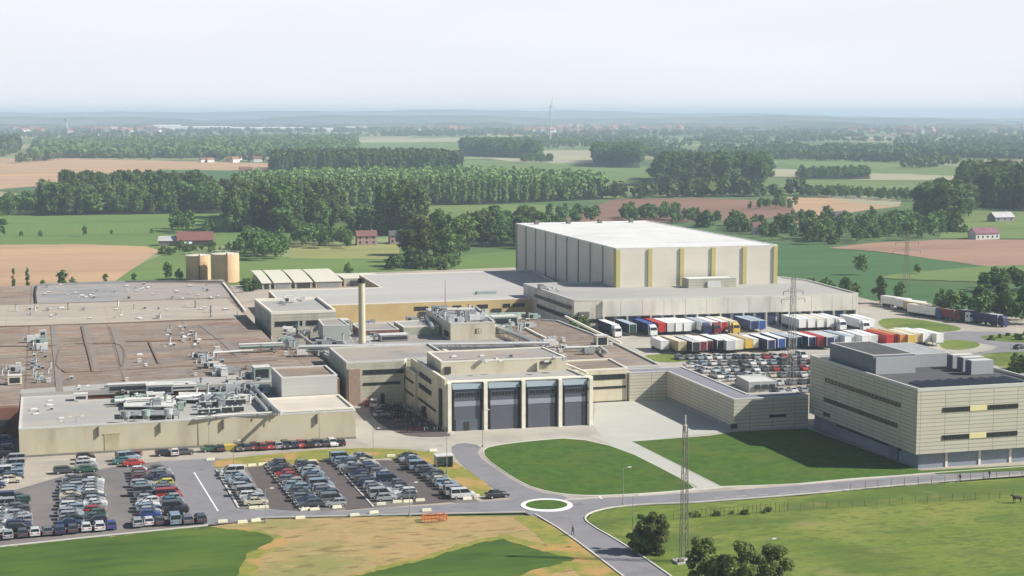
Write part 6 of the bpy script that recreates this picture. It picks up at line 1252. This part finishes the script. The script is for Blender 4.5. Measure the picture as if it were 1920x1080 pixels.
wood([(1020, 428), (1120, 425), (1118, 405), (1030, 406)], 14, ['mid', 'dark'], 8, 13, 'small tree on brown field edge behind warehouse', 'trees on the brown field edge')
wood([(1166, 418), (1268, 416), (1270, 408), (1170, 406)], 8, ['dark', 'mid'], 8, 12.5, 'tree of the clump just behind the white roof', 'trees just behind the white roof')
wood([(1232, 350), (1428, 348), (1430, 334), (1240, 334)], 10.5, ['darkpoplar', 'dark'], 27, 33, 'tall dark tree in the isolated block wood', 'trees of the isolated dark block wood', wf=1.2)
rest = wood([(1800, 388), (1960, 396), (1960, 356), (1805, 352)], 11, ['dark', 'darkpoplar'], 25, 30, 'tall dark tree in wood at right edge', 'trees of the right edge wood', maxn=130)
far_cloud(rest, 24, 30, .5, 'dark_wood', 'back of the tall dark wood at the right edge', L_DARK, 50, 5)
wood([(1716, 412), (1815, 412), (1818, 398), (1725, 396)], 10, ['dark', 'mid'], 22, 27, 'broad tall tree in front of right edge wood', 'broad trees before the right edge wood', wf=1.2)
wood([(1440, 452), (1560, 462), (1640, 454), (1770, 448), (1800, 436), (1760, 420), (1600, 418), (1470, 424)], 12, ['mid', 'dark', 'bright', 'mid', 'bush'], 5.5, 13.5, 'medium tree in belt right of the warehouse', 'trees of the belt right of the warehouse', floor=False)
wood([(1240, 418), (1420, 440), (1440, 452), (1460, 430), (1300, 412)], 12, ['mid', 'dark', 'bush'], 5, 11, 'small tree behind the white roof right side', 'small trees behind the white roof', floor=False)
wood([(1405, 394), (1495, 392), (1495, 386), (1410, 386)], 10, ['dark', 'mid'], 5.5, 9, 'tree of the clump on red-brown field', 'trees on the red-brown field')
wood([(1500, 370), (1620, 374), (1720, 380), (1720, 374), (1500, 362)], 9, ['dark', 'mid'], 8, 11, 'tree in long hedge line below pale fields', 'trees of the long hedge line')
wood([(1490, 336), (1632, 336), (1630, 328), (1500, 329)], 10, ['dark', 'mid'], 9, 14, 'tree in the low oval copse on pale field', 'trees of the low oval copse')
wood([(1115, 312), (1200, 315), (1198, 304), (1118, 300)], 12, ['dark'], 26, 33, 'tree of the tall far copse above plantation', 'trees of the tall far copse')
wood([(866, 292), (935, 295), (1010, 298), (1010, 292), (940, 286), (868, 284)], 14, ['dark'], 22, 32, 'tree of the far copse beside pale fields', 'trees of the copse beside pale fields')
wood([(960, 280), (1110, 276), (1110, 272), (960, 273)], 20, ['mid'], 12, 20, 'scattered far tree beyond pale field', 'scattered trees beyond the pale field', floor=False)
wood([(975, 306), (1035, 306), (1035, 301), (975, 301)], 12, ['dark'], 10, 14, 'small far tree on the tan field edge', 'small trees on the tan field edge', floor=False)
wood([(448, 490), (545, 488), (545, 470), (490, 462), (450, 468)], 9, ['mid', 'dark', 'mid'], 9, 14, 'leafy tree behind the right storage tank', 'trees behind the right storage tank')
wood([(320, 440), (365, 440), (362, 428), (325, 428)], 9, ['mid', 'dark'], 10, 14, 'tree left behind the maroon barn', 'trees behind the maroon barn')
wood([(385, 442), (405, 442), (405, 434), (385, 434)], 8, ['dark'], 7, 9, 'tree right behind the maroon barn', 'trees right of the maroon barn')
wood([(290, 480), (470, 478), (465, 466), (330, 464)], 9, ['bush', 'dark'], 2.5, 5, 'garden shrub in front of the maroon barn', 'garden shrubs before the barn', floor=False)
wood([(725, 505), (860, 508), (862, 498), (730, 495)], 6, ['bush', 'mid'], 5, 8, 'shrub behind the pale ribbed roof', 'shrubs behind the ribbed roof', floor=False)
for px, py, h, k, lb in ((26, 545, 10, 'cypress', 'slim dark cypress at far left behind the roofs'), (52, 545, 10.5, 'cypress', 'slim dark cypress right of the first, behind the roofs'), (80, 542, 4, 'mid', 'low tree right of the two cypresses'), (119, 540, 8, 'dark', 'round dark tree behind the grey roof'), (137, 540, 5, 'mid', 'small tree beside round dark tree'), (198, 534, 5, 'dark', 'small dark tree where tan field meets green'), (252, 530, 4.5, 'dark', 'low dark tree on green field edge'), (313, 528, 9, 'dark', 'round dark tree left of the tanks'), (336, 526, 5.5, 'mid', 'small tree touching the left tank'),
                         (654, 520, 7, 'mid', 'low leafy tree behind the shed row'), (5, 446, 12, 'dark', 'dark tree on pasture at left edge'), (76, 446, 5, 'dark', 'small dark tree on the pasture fence'), (40, 446, 4, 'dark', 'low bush on the pasture fence'), (158, 444, 7, 'dark', 'square dark bush on pasture fence'), (210, 442, 4, 'mid', 'small bush on pasture fence right part'), (285, 441, 4, 'dark', 'bush at the right end of pasture fence'),
                         (1614, 517, 10, 'mid', 'lone round tree on the green crop field'), (1720, 514, 5, 'dark', 'tiny dark tree on green crop field'), (1650, 571, 11.5, 'dark', 'round dark tree behind dock roof right end'), (1688, 573, 9.5, 'dark', 'smaller dark tree right of round one'), (1585, 550, 7, 'dark', 'dark tree at the dock roof back edge'), (1420, 372, 9, 'mid', 'lone tree left of the red-brown field clump'), (1465, 384, 14, 'bright', 'tall pale tree on red-brown field')):
    X, Y = G2(px, py); tree_at(k, X, Y, h, lb, 'single trees around the site')
wood([(1500, 545), (1600, 560), (1602, 550), (1520, 535)], 6, ['bush', 'dark'], 4, 6, 'hedge shrub behind the dock roof', 'hedge shrubs behind the dock', floor=False)
wood([(1752, 592), (1825, 606), (1830, 590), (1760, 577)], 7, ['dark'], 6, 10, 'dark tree behind the far right lorries', 'trees behind the far right lorries', floor=False)
wood([(1830, 606), (1940, 612), (1940, 590), (1832, 588)], 7, ['dark'], 8, 13, 'dark tree beside the two navy lorries', 'trees beside the navy lorries')
wood([(1842, 552), (1960, 556), (1960, 540), (1845, 538)], 8, ['dark'], 8, 11, 'dark tree of hedge clump on right green field', 'hedge clump on the right green field')
wood([(1900, 705), (1960, 715), (1960, 690), (1910, 688)], 5, ['dark', 'bush'], 4, 6, 'bush behind laboratory right corner', 'bushes behind the laboratory', floor=False)
wood([(1850, 640), (1930, 640), (1930, 628), (1860, 628)], 6, ['bush'], 1.5, 2.5, 'low shrub on island by truck road', 'low shrubs on truck road islands', floor=False)
wood([(1070, 628), (1095, 632), (1095, 615), (1072, 612)], 4, ['bush', 'mid'], 4, 8, 'shrub at the foot of dock left wall', 'shrubs by the dock left wall', floor=False)
wood([(1150, 668), (1190, 690), (1196, 684), (1160, 662)], 4, ['bush'], 1.5, 2.5, 'low hedge shrub beside the link roof', 'hedge shrubs beside the link roof', floor=False)
wood([(455, 552), (488, 548), (488, 536), (455, 538)], 4, ['bush', 'dark'], 3, 5, 'shrub between tanks and shed row', 'shrubs between tanks and sheds', floor=False)
wood([(1270, 975), (1420, 968), (1475, 962), (1475, 958), (1270, 968)], 2.2, ['bush'], .8, 1.6, 'low weedy hedge plant along the meadow fence', 'weedy hedge plants along the meadow fence', floor=False)
# three detailed foreground bushes
def big_bush(px, py, h, w, label, seeds, n=6500, leaf=.19):
    X, Y = G2(px, py, .36); t = thing('tall_bush', label, 'bush', (X, Y, .36), 0, None, world=False)
    rs = random.Random(seeds); V_, F_, L = crown(seeds, h, w, 'bush', n, leaf, .05)
    o = bpy.data.objects.new('crown', np_mesh('crown', V_, F_, [0] * len(F_), [L_BUSH])); COL.objects.link(o); o.parent = t
    for k in range(3):
        m = MB(); a = k * 2.1; p = (math.cos(a) * .3, math.sin(a) * .3, 0); q = (math.cos(a) * w * .2, math.sin(a) * w * .2, h * .55); m.tube(p, q, .09, 0, 6, .03); m.tube(q, (q[0] * 1.3, q[1] * 1.3, h * .8), .04, 0, 5, .01)
        o = bpy.data.objects.new('trunk', m.mesh('trunk', [BARK])); COL.objects.link(o); o.parent = t
big_bush(1203, 1034, 7.8, 4.8, 'left half of the foreground bush pair beside lower road', 31)
big_bush(1232, 1038, 7.4, 5.6, 'right half of foreground bush pair beside lower road', 32)
big_bush(1316, 1092, 8.3, 5.6, 'dark bush directly right of the foreground lattice mast', 33, 6000)
big_bush(1352, 1100, 5.0, 6.0, 'low bush between the dark bush and last bush', 34)
big_bush(1400, 1108, 8.0, 7.6, 'broad pale-leaved bush at bottom centre right', 35, 7500)
big_bush(1450, 1106, 7.0, 7.0, 'rightmost foreground bush at bottom edge', 36, 6500)
# every tree that shows large is an object; past 300 of a kind the rest is one mesh
LOW = {k: [crown(60 + i, PH[k], {'dark': 13, 'mid': 14, 'poplar': 6.2, 'darkpoplar': 7.5, 'bush': 6, 'bright': 14, 'cypress': 5}[k], {'poplar': 'poplar', 'darkpoplar': 'poplar', 'cypress': 'poplar', 'bush': 'bush'}.get(k, 'round'), 520 if k != 'bush' else 150, (.88 if 'poplar' not in k else .68) if k != 'bush' else .6, .14)[:2] for i in range(3)] for k in PR}
byname = {}
for t_ in TREES: byname.setdefault(NAMES.get(t_[1], 'broadleaf_tree'), []).append(t_)
for nm, lst in byname.items():
    lst.sort(key=lambda q: q[0])
    for t_ in lst[:300]: place_tree(*t_[1:])
    restt = lst[300:]
    if restt:
        LMs = [L_DARK, L_MID, L_POP, L_BRT]; li = {'dark': 0, 'darkpoplar': 0, 'cypress': 0, 'mid': 1, 'bush': 1, 'poplar': 2, 'bright': 3}; VV, FF, MM, o0 = [], [], [], 0
        for (_, kind, X_, Y_, h_, _l, _g, wf_, _c) in restt:
            v0, f0 = tr_.choice(LOW[kind]); a = tr_.uniform(0, 6.28); s_ = h_ / PH[kind]; w_ = s_ * wf_ * tr_.uniform(.85, 1.15); c_, s2 = math.cos(a) * w_, math.sin(a) * w_
            VV.append(np.stack([v0[:, 0] * c_ - v0[:, 1] * s2 + X_, v0[:, 0] * s2 + v0[:, 1] * c_ + Y_, v0[:, 2] * s_], 1)); FF.append(f0 + o0); MM += [li[kind]] * len(f0); o0 += len(v0)
        o = bpy.data.objects.new({'broadleaf_tree': 'broadleaf_woods', 'poplar_tree': 'poplar_woods'}.get(nm, nm + 's'), np_mesh(nm + 's', np.vstack(VV), np.vstack(FF), MM, LMs)); COL.objects.link(o)
        o['kind'] = 'stuff'; o['category'] = 'wood'; o['label'] = 'remaining %ss of the woods beyond the factory' % nm.replace('_', ' ')
# far woods, hedgerows, copses: masses nobody could count
fr = random.Random(8)
def scatter(pxs, n, seed=0):
    r = random.Random(seed); P = [G2(*p) for p in pxs]; xs = [p[0] for p in pxs]; ys = [p[1] for p in pxs]; out = []
    wx = [p[0] for p in P]; wy = [p[1] for p in P]
    while len(out) < n:
        q = (r.uniform(min(wx), max(wx)), r.uniform(min(wy), max(wy)))
        if inpoly(*q, P): out.append(q)
    return out
W15 = [(60, 297), (400, 296), (668, 290), (668, 262), (400, 264), (66, 270)]
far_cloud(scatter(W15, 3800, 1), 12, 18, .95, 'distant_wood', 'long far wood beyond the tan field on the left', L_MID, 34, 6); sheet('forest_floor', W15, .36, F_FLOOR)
W = [(-60, 292), (34, 292), (34, 274), (-60, 274)]; far_cloud(scatter(W, 260, 2), 20, 30, .7, 'distant_wood', 'dark far wood at the left edge', L_DARK, 34, 7)
hedges = []
def hedge(a, b, n, sp=1.0, h=1):
    A, B = G2(*a), G2(*b)
    for i in range(n):
        f = fr.random(); hedges.append((A[0] + (B[0] - A[0]) * f + fr.gauss(0, 4 * sp), A[1] + (B[1] - A[1]) * f + fr.gauss(0, 6 * sp)))
for i in range(190):
    x, y = fr.uniform(-200, 2150), 240 + 56 * fr.random()
    if (120 < x < 700 and y < 262) or (y < 258 and fr.random() < .5): continue
    if (660 < x < 870 and 255 < y < 296) or (x < 670 and y > 262) or (880 < x < 1120 and 280 < y < 308): continue
    hedge((x, y), (x + fr.uniform(40, 190), y + fr.uniform(-2.5, 2.5)), int(fr.uniform(14, 50)), fr.choice((.6, .8, 2)))
for a, b, n in (((1130, 372), (1500, 366), 60), ((1500, 300), (1800, 308), 110), ((1240, 300), (1500, 296), 60), ((1440, 300), (1600, 297), 50), ((1640, 290), (1920, 300), 200), ((1400, 285), (1720, 292), 160), ((860, 345), (1130, 350), 20), ((0, 296), (500, 303), 30), ((100, 300), (30, 306), 18), ((1170, 368), (1330, 366), 6), ((1330, 366), (1480, 362), 5), ((1560, 285), (1900, 280), 180), ((1700, 316), (1800, 310), 18), ((1000, 262), (1230, 268), 60)):
    hedge(a, b, n)
far_cloud(hedges, 8, 17, .95, 'distant_hedgerows', 'far hedgerows and copses fading into the plain', L_DARK, 26, 9, 'hedgerow')
clp = []
for i in range(90):
    x, y = fr.uniform(-150, 2100), 226 + 30 * fr.random() ** 1.2; c = G2(x, y); D = math.hypot(*c); r = fr.uniform(60, 300) * (D / 6000)
    for k in range(int(fr.uniform(20, 60))): clp.append((c[0] + fr.gauss(0, r * 1.2), c[1] + fr.gauss(0, r * .5)))
far_cloud(clp, 8, 18, 1.4, 'distant_copses', 'faint blue-green copses near the horizon', L_DARK, 18, 10, 'copse')
# ================================================================== HAZE
hz = MB().box(-31500, 31500, -31500, 31500, -1, 118)
hm = bpy.data.materials.new('haze'); hm.use_nodes = True; n = hm.node_tree; n.nodes.clear(); ou = n.nodes.new('ShaderNodeOutputMaterial'); pv = n.nodes.new('ShaderNodeVolumePrincipled')
pv.inputs['Color'].default_value = (.66, .805, 1.0, 1); pv.inputs['Density'].default_value = 1.2e-4; pv.inputs['Anisotropy'].default_value = 0.0
n.links.new(pv.outputs[0], ou.inputs['Volume'])
o = bpy.data.objects.new('haze', hz.mesh('haze', [hm])); COL.objects.link(o); o['kind'] = 'stuff'; o['label'] = 'pale blue summer haze over the plain'; o['category'] = 'haze'
